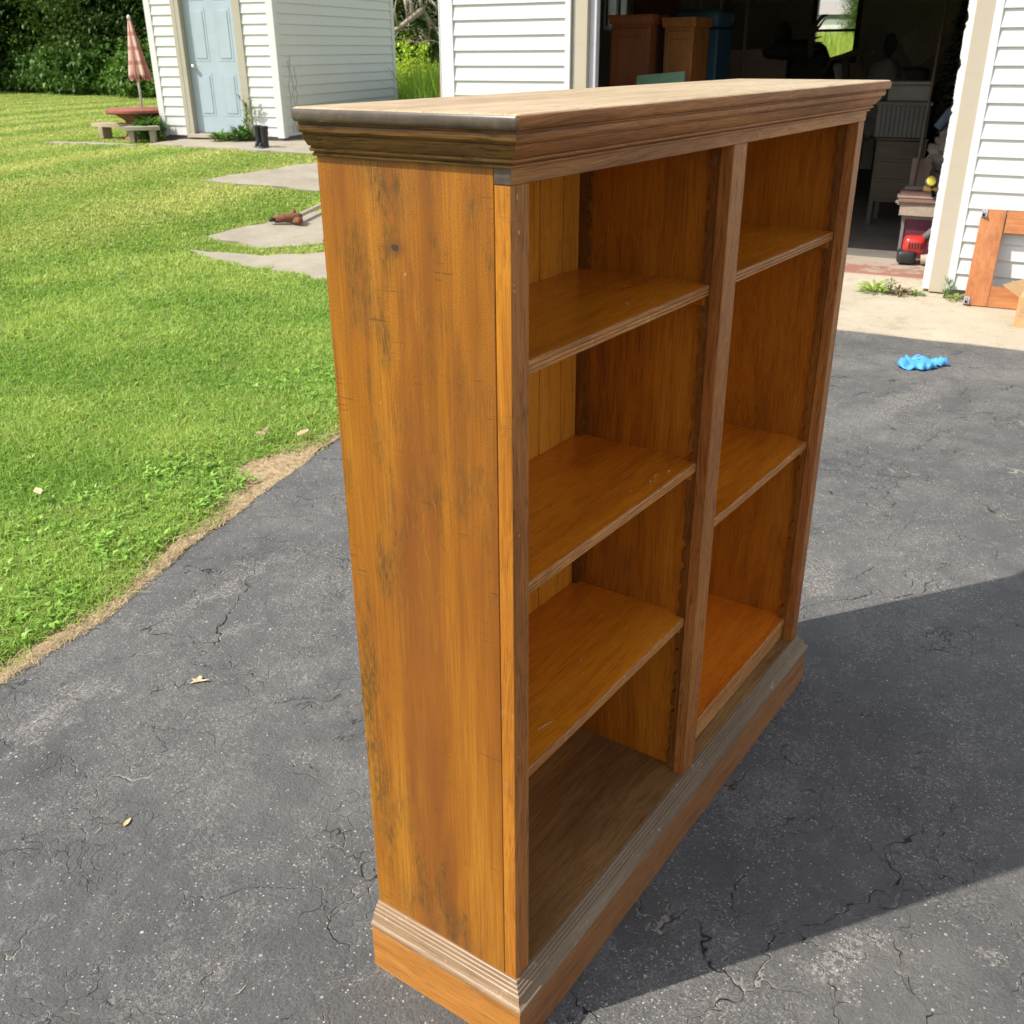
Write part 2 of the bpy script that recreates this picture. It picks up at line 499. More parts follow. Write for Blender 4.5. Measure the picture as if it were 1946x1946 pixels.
M_ASPH = asphalt_mat()

def concrete_mat(name, a, b, stain=(.25, .2, .14), st=.4, sc=1.0):
    t = NT(name); P = t.P
    n1 = t.noise(P, 2.5 * sc, 5, .6); n2 = t.noise(P, 60, 4, .7); n3 = t.noise(P, 9, 4, .6)
    c = t.mix(t.mr(n1, .3, .7), a, b)
    c = t.mix(t.ma('MULTIPLY', t.mr(n2, .35, .7), .35), c, tuple(x * .62 for x in a))
    c = t.mix(t.ma('MULTIPLY', t.mr(n3, .55, .72), st), c, stain)
    d, cc = t.vor(P, 85, 'F1', 1.0, ('Distance', 'Color'))
    pit = t.ma('MULTIPLY', t.ma('LESS_THAN', d, .2), t.ma('GREATER_THAN', t.sep(cc)[0], .8))
    c = t.mix(t.ma('MULTIPLY', pit, .6), c, tuple(x * .4 for x in a))
    h = t.ma('ADD', n2, t.ma('MULTIPLY', n3, .8))
    return t.done(c, .85, t.bump(h, .45, .006), .25)
M_APRON = concrete_mat("pale_apron_concrete", (.46, .40, .30), (.56, .50, .39))
M_SLAB = concrete_mat("grey_slab_concrete", (.34, .30, .235), (.46, .41, .33))
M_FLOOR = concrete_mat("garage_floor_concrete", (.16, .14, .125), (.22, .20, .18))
M_FOUND = concrete_mat("foundation_concrete", (.20, .19, .17), (.28, .26, .23))

def redlip_mat():
    t = NT("worn_red_floor_paint"); P = t.P
    n = t.noise(P, 7, 6, .7)
    u = t.sep(P)[0]
    edge = t.mr(u, .24, .85)
    f = t.mr(t.ma('SUBTRACT', n, t.ma('MULTIPLY', edge, .28)), .32, .44)
    c = t.mix(f, (.42, .36, .29), (.36, .17, .13))
    return t.done(c, .8, t.bump(t.noise(P, 60, 4), .3, .004), .3)
M_RED = redlip_mat()

def lawn_mat():
    t = NT("lawn_ground"); P = t.P
    P2 = t.vm('MULTIPLY', P, (1, 1, 0))
    n1 = t.noise(P2, .7, 4, .6); n2 = t.noise(P2, 14, 5, .7); n3 = t.noise(P2, 70, 3, .7)
    xyz = t.sep(P2)
    s = t.ma('ADD', t.ma('MULTIPLY', xyz[0], -.25), t.ma('MULTIPLY', xyz[1], .97))
    st = t.ma('SINE', t.ma('ADD', t.ma('MULTIPLY', s, 2.7), t.ma('MULTIPLY', n1, 5.0)))
    f = t.ma('ADD', t.ma('MULTIPLY', st, .22), t.ma('ADD', t.ma('MULTIPLY', n1, .6), t.ma('MULTIPLY', n2, .4)))
    c = t.ramp(f, [(.25, (.17, .25, .035)), (.5, (.30, .37, .07)), (.75, (.45, .46, .14))])
    c = t.mix(t.ma('MULTIPLY', t.mr(n3, .4, .7), .6), c, (.07, .11, .018))
    return t.done(c, .9, t.bump(t.ma('ADD', n3, n2), .8, .03), .1)
M_LAWN = lawn_mat()

def straw_mat():
    t = NT("dry_thatch"); P = t.P
    n2 = t.noise(P, 30, 5, .7); n3 = t.noise(t.vm('MULTIPLY', P, (1, .3, 1)), 160, 3, .7)
    c = t.ramp(t.ma('ADD', t.ma('MULTIPLY', n2, .5), t.ma('MULTIPLY', n3, .5)), [(.35, (.22, .15, .08)), (.5, (.46, .34, .20)), (.65, (.60, .49, .32))])
    return t.done(c, .9, t.bump(n3, .8, .01), .1)
M_STRAWG = straw_mat()

def leaf_mat(name, rough=.5, trans=.35, spec=.35):
    """tinted per blade or leaf; light passes through a little"""
    t = NT(name)
    a = t.n("ShaderNodeAttribute", attribute_name="tint")
    t.done(a.outputs['Color'], rough, None, spec)
    tr = t.n("ShaderNodeBsdfTranslucent")
    c2 = t.mix(1.0, a.outputs['Color'], (1.1, 1.15, .75), 'MULTIPLY')
    t.set(tr.inputs[0], c2)
    mx = t.n("ShaderNodeMixShader"); mx.inputs[0].default_value = trans
    t.t.links.new(t.bsdf.outputs[0], mx.inputs[1]); t.t.links.new(tr.outputs[0], mx.inputs[2])
    t.t.links.new(mx.outputs[0], t.out.inputs[0])
    return t.m
M_GRASS = leaf_mat("grass_blades", .5, .38, .25)
M_LEAF = leaf_mat("tree_leaves", .5, .25)
M_STRAW = leaf_mat("straw", .7, .1)
M_WEED = leaf_mat("weed_leaves", .4, .3)

def vinyl_mat(name, col, dirt=.25):
    t = NT(name); P = t.P
    n = t.noise(t.vm('MULTIPLY', P, (1, .12, 1)), 14, 5, .6); n2 = t.noise(P, 1.3, 4, .6)
    c = t.mix(t.ma('MULTIPLY', t.mr(n, .5, .75), dirt), col, tuple(x * .78 for x in col))
    c = t.mix(t.ma('MULTIPLY', t.mr(n2, .45, .75), dirt), c, (col[0] * .86, col[1] * .86, col[2] * .80))
    return t.done(c, .42, t.bump(t.noise(t.vm('MULTIPLY', P, (1, .06, 1)), 90, 3), .06, .003), .4)
M_VINYL = vinyl_mat("white_vinyl_siding", (.665, .67, .66))
M_TRIM = vinyl_mat("white_corner_trim", (.69, .70, .695), .15)
M_CREAM = vinyl_mat("cream_jamb_cladding", (.48, .42, .33), .3)
M_BEIGE = vinyl_mat("beige_door_frame", (.44, .405, .32), .4)
M_JWHITE = vinyl_mat("white_door_stop", (.58, .58, .64), .3)
M_DOOR = plain("pale_blue_door_paint", (.40, .485, .55), .35, .05, 5, .5)
M_CHROME = plain("brushed_metal", (.62, .61, .60), .25, .1, 20, .5, 1.0)
M_DARKMET = plain("dark_metal", (.05, .05, .05), .4, .2, 30, .5, .8)
M_ROOF = plain("grey_shingle", (.16, .15, .15), .9, .3, 30, .2)
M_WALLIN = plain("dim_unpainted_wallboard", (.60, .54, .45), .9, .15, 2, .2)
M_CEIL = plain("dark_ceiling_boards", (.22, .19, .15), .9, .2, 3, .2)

def side_mat():
    t = NT("amber_side_wood"); P = t.P; x_, y, z = t.sep(P)
    V = lambda k: t.vm('MULTIPLY', P, k)
    soft = t.noise(V((1, 1, .10)), 22, 3, .5)
    wide = t.noise(V((1, 1, .30)), 6, 2, .5)
    col = t.ramp(t.ma('ADD', t.ma('MULTIPLY', soft, .6), t.ma('MULTIPLY', wide, .4)), [(.36, (.26, .084, .007)), (.50, (.40, .148, .009)), (.62, (.51, .215, .016))])
    # heart of the board: narrow above the knot, spreading below it
    wob = t.noise(V((1, 1, .45)), 6.5, 3, .55)
    wob2 = t.noise(V((1, 1, .8)), 22, 3, .6)
    yy = t.ma('ADD', t.ma('SUBTRACT', y, .158), t.ma('ADD', t.ma('MULTIPLY', t.ma('SUBTRACT', wob, .5), .075), t.ma('MULTIPLY', t.ma('SUBTRACT', wob2, .5), .018)))
    w = t.mr(t.ma('ABSOLUTE', t.ma('SUBTRACT', z, 1.243)), .0, .34, .007, .046)
    q = t.ma('DIVIDE', t.ma('ABSOLUTE', yy), w)
    hm = t.ma('MULTIPLY', t.mr(q, .55, 1.25, 1.0, 0.0, True), t.mr(t.noise(V((1, 1, .2)), 14, 4, .6), .30, .52, .35, 1.0))
    col = t.mix(t.ma('MULTIPLY', hm, .72), col, t.mix(soft, (.15, .042, .009), (.27, .080, .013)))
    # fine continuous fibre
    fib = t.noise(V((1, 1, .012)), 520, 3, .6)
    fib2 = t.noise(V((1, 1, .03)), 170, 3, .6)
    col = t.mix(t.ma('MULTIPLY', t.mr(fib, .44, .60), .46), col, (.20, .062, .008))
    col = t.mix(t.ma('MULTIPLY', t.mr(fib2, .50, .62), .34), col, (.22, .075, .010))
    # pale growth lines leaving the knot
    qq = t.ma('ADD', t.ma('MULTIPLY', q, 3.3), t.ma('MULTIPLY', t.noise(V((1, 1, .5)), 16, 3, .6), 2.2))
    fr_ = t.ma('FRACT', qq)
    ln_ = t.ma('MULTIPLY', t.mr(t.ma('ABSOLUTE', t.ma('SUBTRACT', fr_, .5)), .015, .07, 1.0, 0.0), t.mr(q, .9, 1.5, 1.0, 0.0))
    ln_ = t.ma('MULTIPLY', ln_, t.mr(t.noise(P, 19, 3, .65), .44, .60))
    col = t.mix(t.ma('MULTIPLY', t.ma('MULTIPLY', ln_, t.mr(z, .62, .90)), .34), col, (.60, .27, .05))
    # grit in the grain
    mic = t.noise(P, 700, 2, .8)
    col = t.mix(t.ma('MULTIPLY', t.mr(mic, .45, .57), .58), col, (.12, .042, .008))
    # knot with its dark ring
    kd = t.vm('LENGTH', t.comb(0.0, t.ma('SUBTRACT', y, .1685), t.ma('MULTIPLY', t.ma('SUBTRACT', z, 1.2455), 1.5)))
    kd = t.ma('ADD', kd, t.ma('MULTIPLY', t.ma('SUBTRACT', t.noise(P, 150, 3, .7), .5), .010))
    col = t.mix(t.mr(kd, .006, .024, .75, 0.0, True), col, (.17, .055, .012))
    col = t.mix(t.mr(kd, .0050, .0070, .92, 0.0), col, (.030, .032, .026))
    # soot: dusty greenish-black, heavier towards the back edge and high up
    sm = t.noise(V((1, 1, .42)), 8.5, 5, .66)
    sm2 = t.noise(V((1, 1, .25)), 30, 4, .65)
    bias = t.ma('ADD', t.ma('MULTIPLY', t.mr(y, .20, .285), .075), t.ma('MULTIPLY', t.mr(z, .75, 1.25), .035))
    g = t.ma('ADD', t.ma('ADD', t.ma('MULTIPLY', sm, .7), t.ma('MULTIPLY', sm2, .3)), bias)
    sma = t.ma('MULTIPLY', t.mr(g, .515, .66, 0.0, 1.0, True), t.mr(t.noise(V((1, 1, .12)), 420, 3, .7), .36, .62))
    col = t.mix(t.ma('MULTIPLY', sma, .88), col, (.040, .034, .010))
    # dark hairs across the grain, in small sets
    hs_ = t.mr(t.noise(V((1, .045, 1)), 360, 1, .5), .64, .70)
    hs_ = t.ma('MULTIPLY', hs_, t.mr(t.noise(V((1, 1, .8)), 13, 2, .5), .56, .64))
    col = t.mix(t.ma('MULTIPLY', hs_, .65), col, (.05, .035, .010))
    dust = t.mr(z, .0, .22, .35, 0.0)
    col = t.mix(t.ma('MULTIPLY', dust, .35), col, (.30, .20, .10))
    nick = t.mr(t.noise(P, 95, 3, .7), .72, .76)
    col = t.mix(t.ma('MULTIPLY', nick, .8), col, (.62, .36, .12))
    bp = t.bump(t.ma('ADD', fib, t.ma('MULTIPLY', mic, .4)), .16, .0012)
    return t.done(col, t.mr(sm, .3, .7, .38, .58), bp, .30, .08, .25)
M_W_SIDE = side_mat()
M_W_EDGE = wood("amber_edge_wood", 'z', (.26, .085, .008), (.44, .160, .012), (.55, .23, .022), .40, .25, .5, .12, 3.0, .3, .4)
M_W_FRONT = wood("brown_oak_upright", 'z', (.18, .052, .010), (.38, .128, .026), (.52, .205, .048), .5, .04, .35, .10, 5.0, .4, .6)
M_W_RAIL = wood("brown_oak_rail", 'x', (.17, .052, .010), (.42, .155, .036), (.60, .265, .076), .52, .03, .30, .12, 6.5, .2, .40)
M_W_CORN = wood("dark_stained_cornice_end", 'y', (.07, .028, .006), (.20, .095, .018), (.34, .18, .036), .5, .08, .85, .10, 8.0, .2, .8)
M_W_NOSE = wood("grey_brown_top_wood", 'x', (.34, .23, .13), (.54, .41, .25), (.68, .54, .36), .5, .05, .12, .25, 9.0, .1, .5)
M_W_SHELF = wood("amber_shelf_wood", 'x', (.40, .105, .008), (.74, .24, .012), (.86, .33, .020), .24, .60, .35, .0, 12.0, .5, .3, scuff=.35, bstr=.05)
M_W_RED = wood("red_amber_shelf_wood", 'x', (.50, .11, .010), (.84, .225, .014), (.92, .30, .02), .24, .60, .3, .0, 14.0, .4, .25, scuff=.3, bstr=.05)
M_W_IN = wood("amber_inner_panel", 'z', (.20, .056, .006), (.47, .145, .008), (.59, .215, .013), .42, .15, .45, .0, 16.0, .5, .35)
M_W_BACK = wood("honey_back_board", 'z', (.50, .15, .012), (.84, .310, .026), (.90, .39, .042), .38, .3, .2, .0, 18.0, .3, .25)
M_W_SEDGE = wood("worn_shelf_edge", 'x', (.28, .095, .022), (.52, .210, .055), (.68, .34, .11), .5, .05, .25, .45, 20.0, .1, .5, (.72, .55, .38))
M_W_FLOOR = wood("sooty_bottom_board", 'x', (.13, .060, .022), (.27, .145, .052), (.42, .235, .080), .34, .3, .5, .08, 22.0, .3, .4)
M_W_BASE = wood("rubbed_base_moulding", 'x', (.17, .110, .062), (.24, .160, .095), (.31, .225, .145), .55, .05, .3, .35, 24.0, .1, .12, (.70, .58, .46))
M_W_BASEY = wood("rubbed_base_moulding_end", 'y', (.15, .085, .04), (.31, .205, .115), (.44, .32, .20), .50, .08, .3, .35, 25.0, .1, .12, (.75, .60, .46))
M_W_PLX = wood("brown_plinth", 'x', (.19, .075, .026), (.36, .15, .052), (.48, .22, .085), .5, .05, .3, .15, 26.0, .2, .4)
M_W_PLY = wood("amber_plinth_end", 'y', (.28, .10, .018), (.50, .205, .035), (.62, .29, .07), .42, .2, .3, .15, 27.0, .4, .4)
M_W_RACK = wood("dark_rack_wood", 'z', (.07, .024, .005), (.19, .062, .009), (.32, .115, .015), .36, .3, .5, .12, 28.0, .2, .4)

# ------------------------------------------------------------------ BOOKCASE
L, D, H = 1.2234, .2864, 1.400
ZP, ZM, ZS, ZF, ZB = .091, .1342, 1.3265, 1.3437, 1.3834
bc = empty("bookcase", (0, 0, 0), 0, "tall open amber wooden bookcase with two bays of shelves standing on the black asphalt", "bookcase")
SW = .0358
# side panels
MB().box(0, .0195, .0226, D, ZM - .01, ZF + .03, .0012).build("side_panel", M_W_SIDE, bc)
MB().box(L - .0195, L, .0226, D, ZM - .01, ZF + .03, .0012).build("side_panel", M_W_SIDE, bc)
# uprights of the face frame: end-grain edge shows on the side
def upright(x0, x1, mat_front, name="stile"):
    o = MB().box(x0, x1, 0, .0218, ZM - .008, ZS, .0014).build(name, mat_front, bc)
    return o
st = upright(0, SW, M_W_FRONT)
st.data.materials.append(M_W_EDGE)
for p in st.data.polygons:
    if p.normal.x < -.7: p.material_index = 1
upright(L - SW, L, M_W_FRONT)
upright(.5885, .6398, M_W_FRONT, "centre_stile")
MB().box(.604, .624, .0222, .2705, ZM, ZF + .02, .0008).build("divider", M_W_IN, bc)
# frieze under the cornice
MB().box(-.0012, L + .0012, -.0016, .0214, ZS, ZF + .036, .0012).build("frieze", M_W_RAIL, bc)
frz = bpy.context.scene.objects["frieze"]
# inner skins of the end panels take the inner wood
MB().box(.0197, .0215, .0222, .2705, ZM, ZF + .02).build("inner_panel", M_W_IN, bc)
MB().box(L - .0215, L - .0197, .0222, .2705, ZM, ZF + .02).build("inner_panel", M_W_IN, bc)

# mitred mouldings
def moulding(name, prof, mats, zc=None):
    """prof: (offset outward, z) from bottom to top; three runs mitred at the front corners"""
    inner = -.004
    closed = [(inner, prof[0][1])] + list(prof) + [(inner, prof[-1][1])]
    # front run
    b = MB()
    b.prism([(-o, z) for o, z in closed], 'x', 0, 0, cut0=lambda p: p[0] + .0002, cut1=lambda p: L - p[0] - .0002)
    f = b.build(name, mats[0], bc)
    b = MB()
    b.prism([(-o, z) for o, z in closed], 'y', 0, 0, cut0=lambda p: p[0] + .0002, cut1=lambda p: D)
    b.build(name, mats[1], bc)
    b = MB()
    b.prism([(L + o, z) for o, z in closed], 'y', 0, 0, cut0=lambda p: -(p[0] - L) + .0002, cut1=lambda p: D)
    b.build(name, mats[1], bc)
corn = [(.0020, 1.3437), (.0048, 1.3440), (.0062, 1.3452), (.0062, 1.3470), (.0050, 1.3478), (.0034, 1.3480), (.0034, 1.3492), (.0080, 1.3496), (.0104, 1.3510),
        (.0106, 1.3532), (.0096, 1.3540), (.0080, 1.3542), (.0082, 1.3556), (.0118, 1.3562), (.0150, 1.3596), (.0186, 1.3645), (.0212, 1.3690),
        (.0196, 1.3696), (.0198, 1.3712), (.0238, 1.3716), (.0258, 1.3734), (.0266, 1.3770), (.0262, 1.3800), (.0244, 1.3804), (.0246, 1.3814), (.0262, 1.3818), (.0262, ZB - .0006)]
moulding("cornice_moulding", corn, (M_W_RAIL, M_W_CORN))
def beads(o0, z0, o1, z1, n, bulge):
    out = []
    d = Vector((o1 - o0, z1 - z0)); nn = Vector((d.y, -d.x)).normalized(); st_ = d / n
    if nn.x < 0: nn = -nn
    for i in range(n):
        p = Vector((o0, z0)) + st_ * i
        for a_ in range(0, 5):
            th_ = math.pi * a_ / 4
            q_ = p + st_ * (.08 + .84 * (1 - math.cos(th_)) / 2) + nn * math.sin(th_) * bulge
            out.append((q_.x, q_.y))
    return out
base = ([(.0236, ZP + .0012)] + beads(.0236, ZP + .0022, .0226, ZP + .0120, 1, .0030) + [(.0200, ZP + .0128), (.0180, ZP + .0160), (.0168, ZP + .0195), (.0166, ZP + .0215)]
        + beads(.0160, ZP + .0225, .0008, ZM + .0002, 4, .0021))
moulding("base_moulding", base, (M_W_BASE, M_W_BASEY))
# plinth boards, mitred
OP = .0228
b = MB(); b.prism([(-OP, .0), (-OP, ZP), (-.002, ZP), (-.002, .0)], 'x', 0, 0, cut0=lambda p: p[0] + .0002, cut1=lambda p: L - p[0] - .0002); b.build("plinth_board", M_W_PLX, bc)
b = MB(); b.prism([(-OP, .0), (-OP, ZP), (-.002, ZP), (-.002, .0)], 'y', 0, 0, cut0=lambda p: p[0] + .0002, cut1=lambda p: D); b.build("plinth_board", M_W_PLY, bc)
b = MB(); b.prism([(L + OP, .0), (L + OP, ZP), (L + .002, ZP), (L + .002, .0)], 'y', 0, 0, cut0=lambda p: -(p[0] - L) + .0002, cut1=lambda p: D); b.build("plinth_board", M_W_PLY, bc)
# top board with a rounded nose
OT = .0339
tb = MB()
tb.box(-OT, L + OT, -OT, D + .004, ZB, H, .0060, 4)
top = tb.build("top_board", M_W_NOSE, bc, True, 50)
top.data.materials.append(M_W_RAIL)
t_ = NT("grey_rubbed_nose"); P = t_.P
_n = t_.noise(P, 30, 5, .7); _g = t_.noise(t_.vm('MULTIPLY', P, (1, .1, 1)), 200, 3, .6)
_c = t_.ramp(t_.ma('ADD', t_.ma('MULTIPLY', _n, .6), t_.ma('MULTIPLY', _g, .4)), [(.35, (.042, .028, .020)), (.55, (.085, .060, .044)), (.7, (.15, .115, .088))])
_c = t_.mix(t_.mr(t_.noise(t_.vm('MULTIPLY', P, (1, .5, 1.5)), 55, 5, .7), .64, .70), _c, (.62, .52, .40))
M_W_ENDN = t_.done(_c, .38, t_.bump(_g, .15, .001), .45, .25, .2)
frz.data.materials.append(M_W_ENDN)
for p in frz.data.polygons:
    if p.normal.x < -.7: p.material_index = 1
top.data.materials.append(M_W_ENDN)
for p in top.data.polygons:
    if p.normal.z < .75:
        p.material_index = 2 if p.normal.x < -.45 and abs(p.normal.y) < .8 else 1
# back boards, tongue and groove
xb = .0215
k = 0
wid = [.0335, .0370, .0430, .0345, .0375, .0390]
while xb < L - .0215 - .004:
    w = min(wid[k % 6], L - .0215 - xb)
    MB().box(xb + .0011, xb + w - .0011, .2712 + (.0006 if k % 2 else 0), D - .0032, ZP + .02, ZF + .02, .0005, 1).build("back_board", M_W_BACK, bc)
    xb += w; k += 1
MB().box(.0215, L - .0215, D - .003, D, ZP + .02, ZF + .02).build("seam_backing", plain("dark_seam_backing", (.035, .016, .008), .9), bc)  # added dark sheet behind the boards: blocks light in the gaps, darkens the seams
# inner top and bottom board
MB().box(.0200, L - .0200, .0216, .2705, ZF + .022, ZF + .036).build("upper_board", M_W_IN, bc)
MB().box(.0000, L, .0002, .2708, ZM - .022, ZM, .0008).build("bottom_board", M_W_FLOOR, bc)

# scalloped shelf racks
def rack(x0, x1, yfix, yedge, seed, name="shelf_rack"):
    r = random.Random(seed)
    z0, z1 = ZM + .001, ZS + .012
    per = .0455
    zs = np.arange(z0, z1, .0028)
    vs, fs = [], []
    ph = r.uniform(0, per)
    for z in zs:
        cell = int((z - z0 + ph) / per); q = ((z - z0 + ph) % per) / per
        rc = random.Random(seed * 100 + cell); dpt_ = .0085 * rc.uniform(.45, 1.1); c_ = rc.uniform(.24, .40); w_ = rc.uniform(.15, .24)
        bite = .0008 * math.sin(z * 160 + seed)
        if abs(q - c_) < w_: bite += dpt_ * math.sqrt(max(0, 1 - ((q - c_) / w_) ** 2))
        elif .68 < q < .74: bite += dpt_ * .35
        ye = yedge + (bite if yfix > yedge else -bite)
        vs += [(x0, yfix, z), (x1, yfix, z), (x1, ye, z), (x0, ye, z)]
    n = len(zs)
    for i in range(n - 1):
        a = 4 * i
        for k2 in range(4):
            fs.append((a + k2, a + (k2 + 1) % 4, a + 4 + (k2 + 1) % 4, a + 4 + k2))
    fs.append((0, 1, 2, 3)); m = 4 * (n - 1); fs.append((m + 3, m + 2, m + 1, m))
    me = bpy.data.meshes.new(name); me.from_pydata(vs, [], fs)
    bm = bmesh.new(); bm.from_mesh(me); bmesh.ops.recalc_face_normals(bm, faces=bm.faces[:]); bm.to_mesh(me); bm.free()
    return link(name, me, M_W_RACK, bc)
for i, (xa, xb2) in enumerate(((.0216, .0346), (.5905, .6039), (.6241, .6375), (L - .0346, L - .0216))):
    rack(xa, xb2, .0222, .0385, i)
    rack(xa, xb2, .2704, .2540, i + 9)

# shelves with two grooves along the front edge; body and edge strip
def shelf(x0, x1, ztop, th=.0185, mat=M_W_SHELF, yf=.0236, lab=None):
    g = .0022
    zb_ = ztop - th
    prof = [(.2700, zb_), (yf + .004, zb_), (yf + .001, zb_ + .001), (yf, zb_ + .003), (yf, zb_ + th * .30), (yf + g, zb_ + th * .34), (yf, zb_ + th * .38),
            (yf, zb_ + th * .62), (yf + g, zb_ + th * .66), (yf, zb_ + th * .70), (yf, ztop - .0022), (yf + .0012, ztop - .0006), (yf + .003, ztop), (.2700, ztop)]
    b = MB(); b.prism(prof, 'x', x0, x1)
    o = b.build("shelf", mat, bc)
    o.data.materials.append(M_W_SEDGE)
    for p in o.data.polygons:
        if p.center.y < yf + .0035 and abs(p.normal.x) < .5: p.material_index = 1
    if lab: o["label"] = lab
    return o
XA0, XA1, XB0, XB1 = .0217, .6038, .6242, L - .0217
A_Z = (1.1130, .8040, .4900); B_Z = (1.1150, .6540)
for z in A_Z: shelf(XA0, XA1, z)
for z in B_Z: shelf(XB0, XB1, z)
shelf(XB0, XB1, .1905, .0185, M_W_RED, lab="reddish shelf board lying at the bottom of the right bay")
shelf(XB0, XB1, .1715, .0360, M_W_RED, .0262)
# cleats under the shelves
for xs, zz in (((XA0, XA1), A_Z), ((XB0, XB1), B_Z)):
    for z in zz:
        for side in (0, 1):
            xa = xs[0] if side == 0 else xs[1] - .0135
            MB().box(xa, xa + .0135, .0300, .2620, z - .0185 - .0165, z - .0188, .001).build("shelf_cleat", M_W_IN, bc)
# filled nail holes on the near uprights
M_PUTTY = plain("pale_putty", (.62, .52, .38), .8, .2, 50)
r = random.Random(4)
for x, y, z, dx, dz in ((.012, -.0002, 1.314, .0006, .0040), (.0155, -.0002, 1.2760, .0009, .0026), (.0055, -.0002, 1.2200, .0006, .0014), (.0060, -.0002, 1.2130, .0006, .0018),
                        (.0140, -.0002, .905, .0007, .0014), (.0090, -.0002, .562, .0007, .0016), (.6270, -.0002, 1.318, .0007, .0018), (.6180, -.0002, 1.250, .0008, .0014), (.622, -.0002, 1.02, .0008, .0016), (.6200, -.0002, .700, .0008, .0018)):
    MB().blob((x, y, z), (dx, .0004, dz), .2, 2, 2, z).build("nail_filler", M_PUTTY, bc)

sl = MB(); r = random.Random(12)
for (x_, y_, z_, l_, a_) in ((.30, .135, A_Z[1], .022, .9), (.17, .060, A_Z[2], .034, -.2), (.36, .11, A_Z[2], .009, .4), (.40, .07, A_Z[0], .010, 1.1), (.21, .17, ZM, .008, .5), (.13, .10, ZM, .006, 1.5),
                             (.95, .09, B_Z[0], .012, .3), (1.02, .05, B_Z[0], .009, .8), (.90, .10, .1905, .008, .2), (.50, .055, A_Z[1], .010, .1), (.47, .050, A_Z[1], .013, .6), (.53, .045, A_Z[1], .008, -.4)):
    c_, s_ = math.cos(a_) * l_ * .5, math.sin(a_) * l_ * .5
    sl.tube([(x_ - c_, y_ - s_, z_ + .0008), (x_, y_, z_ + .0016), (x_ + c_, y_ + s_, z_ + .0008)], [.0004, .0007, .0003], 5)
o = sl.build("wood_slivers", M_PUTTY); tag(o, "pale wood slivers lying loose on the bookcase shelves", "slivers", kind="stuff")

# ------------------------------------------------------------------ GROUND
xs = np.concatenate([np.linspace(-300, -14, 14), np.arange(-12, 16, .5), np.arange(16, 60, 2.0), np.linspace(64, 520, 30)])
ys = np.concatenate([np.linspace(-300, -14, 14), np.arange(-12, 16, .5), np.arange(16, 60, 2.0), np.linspace(64, 520, 30)])
lawn = link("lawn", grid_mesh("lawn", xs, ys, -.012), M_LAWN); tag(lawn, kind="structure")
edge = [(-14, 1.35), (-3, 1.50), (-1.0, 1.56), (.082, 1.655), (.25, 1.69), (.407, 1.708), (.532, 1.761), (.689, 1.821), (.897, 1.903), (1.089, 1.945), (1.38, 2.049), (1.647, 2.126), (1.857, 2.185), (2.6, 2.42), (3.4, 2.75), (4.30, 3.10)]
def gw(u, v): return (G0[0] + GU[0] * u + GV[0] * v, G0[1] + GU[1] * u + GV[1] * v)
AU = -1.22          # apron / asphalt joint, measured from the garage front
asph_poly = edge + [gw(AU, 2.6), gw(AU, -9.0), (3.0, -9.0), (-14, -9.0)]
asph = drape("driveway", asph_poly, 0.0, M_ASPH, .02, .06, .012, 3); tag(asph, kind="structure")
straw_g = drape("thatch_strip", edge[2:] + [(4.25, 3.16), (3.35, 2.82), (2.55, 2.48), (1.85, 2.30), (1.6, 2.34), (1.42, 2.32), (1.2, 2.17), (1.05, 2.02), (.8, 1.93), (.5, 1.80), (.1, 1.71), (-1.0, 1.62)], -.004, M_STRAWG, 0, .06, .022, 4)
tag(straw_g, kind="structure")
apron = drape("apron", [gw(-.075, 2.98), gw(-.075, -9.0), gw(AU - .01, -9.0), gw(AU - .01, 2.98)], .006, M_APRON, .05, .25, .012, 5)
tag(apron, kind="structure")
# concrete slabs let into the lawn
slabs = [
    [(6.2, 8.36), (8.13, 8.53), (9.6, 8.65), (9.4, 6.2), (8.3, 6.9), (6.94, 7.33), (6.54, 7.90)],
    [(4.75, 6.53), (5.64, 6.65), (6.37, 6.73), (8.2, 6.60), (8.0, 5.25), (6.2, 5.45), (5.28, 5.72), (4.86, 5.90)],
    [(4.36, 6.26), (4.64, 5.70), (5.05, 5.46), (5.60, 5.25), (5.70, 4.72), (5.50, 4.2), (5.3, 3.9), (4.34, 3.9), (4.29, 4.63), (4.33, 5.2), (4.30, 5.85)],
    [(8.0, 11.55), (8.07, 10.2), (8.13, 9.6), (8.50, 8.95), (9.7, 8.95), (9.6, 10.2), (9.0, 11.9)],
    [(7.45, 13.2), (7.80, 11.68), (7.96, 11.68), (7.68, 13.2)],
]
SLAB_Z = (.004, .004, .004, .012, .004)
for i, pl in enumerate(slabs):
    o = drape("concrete_slab", pl, SLAB_Z[i], M_SLAB, .05, .15, .045, 11 + i); tag(o, kind="structure")

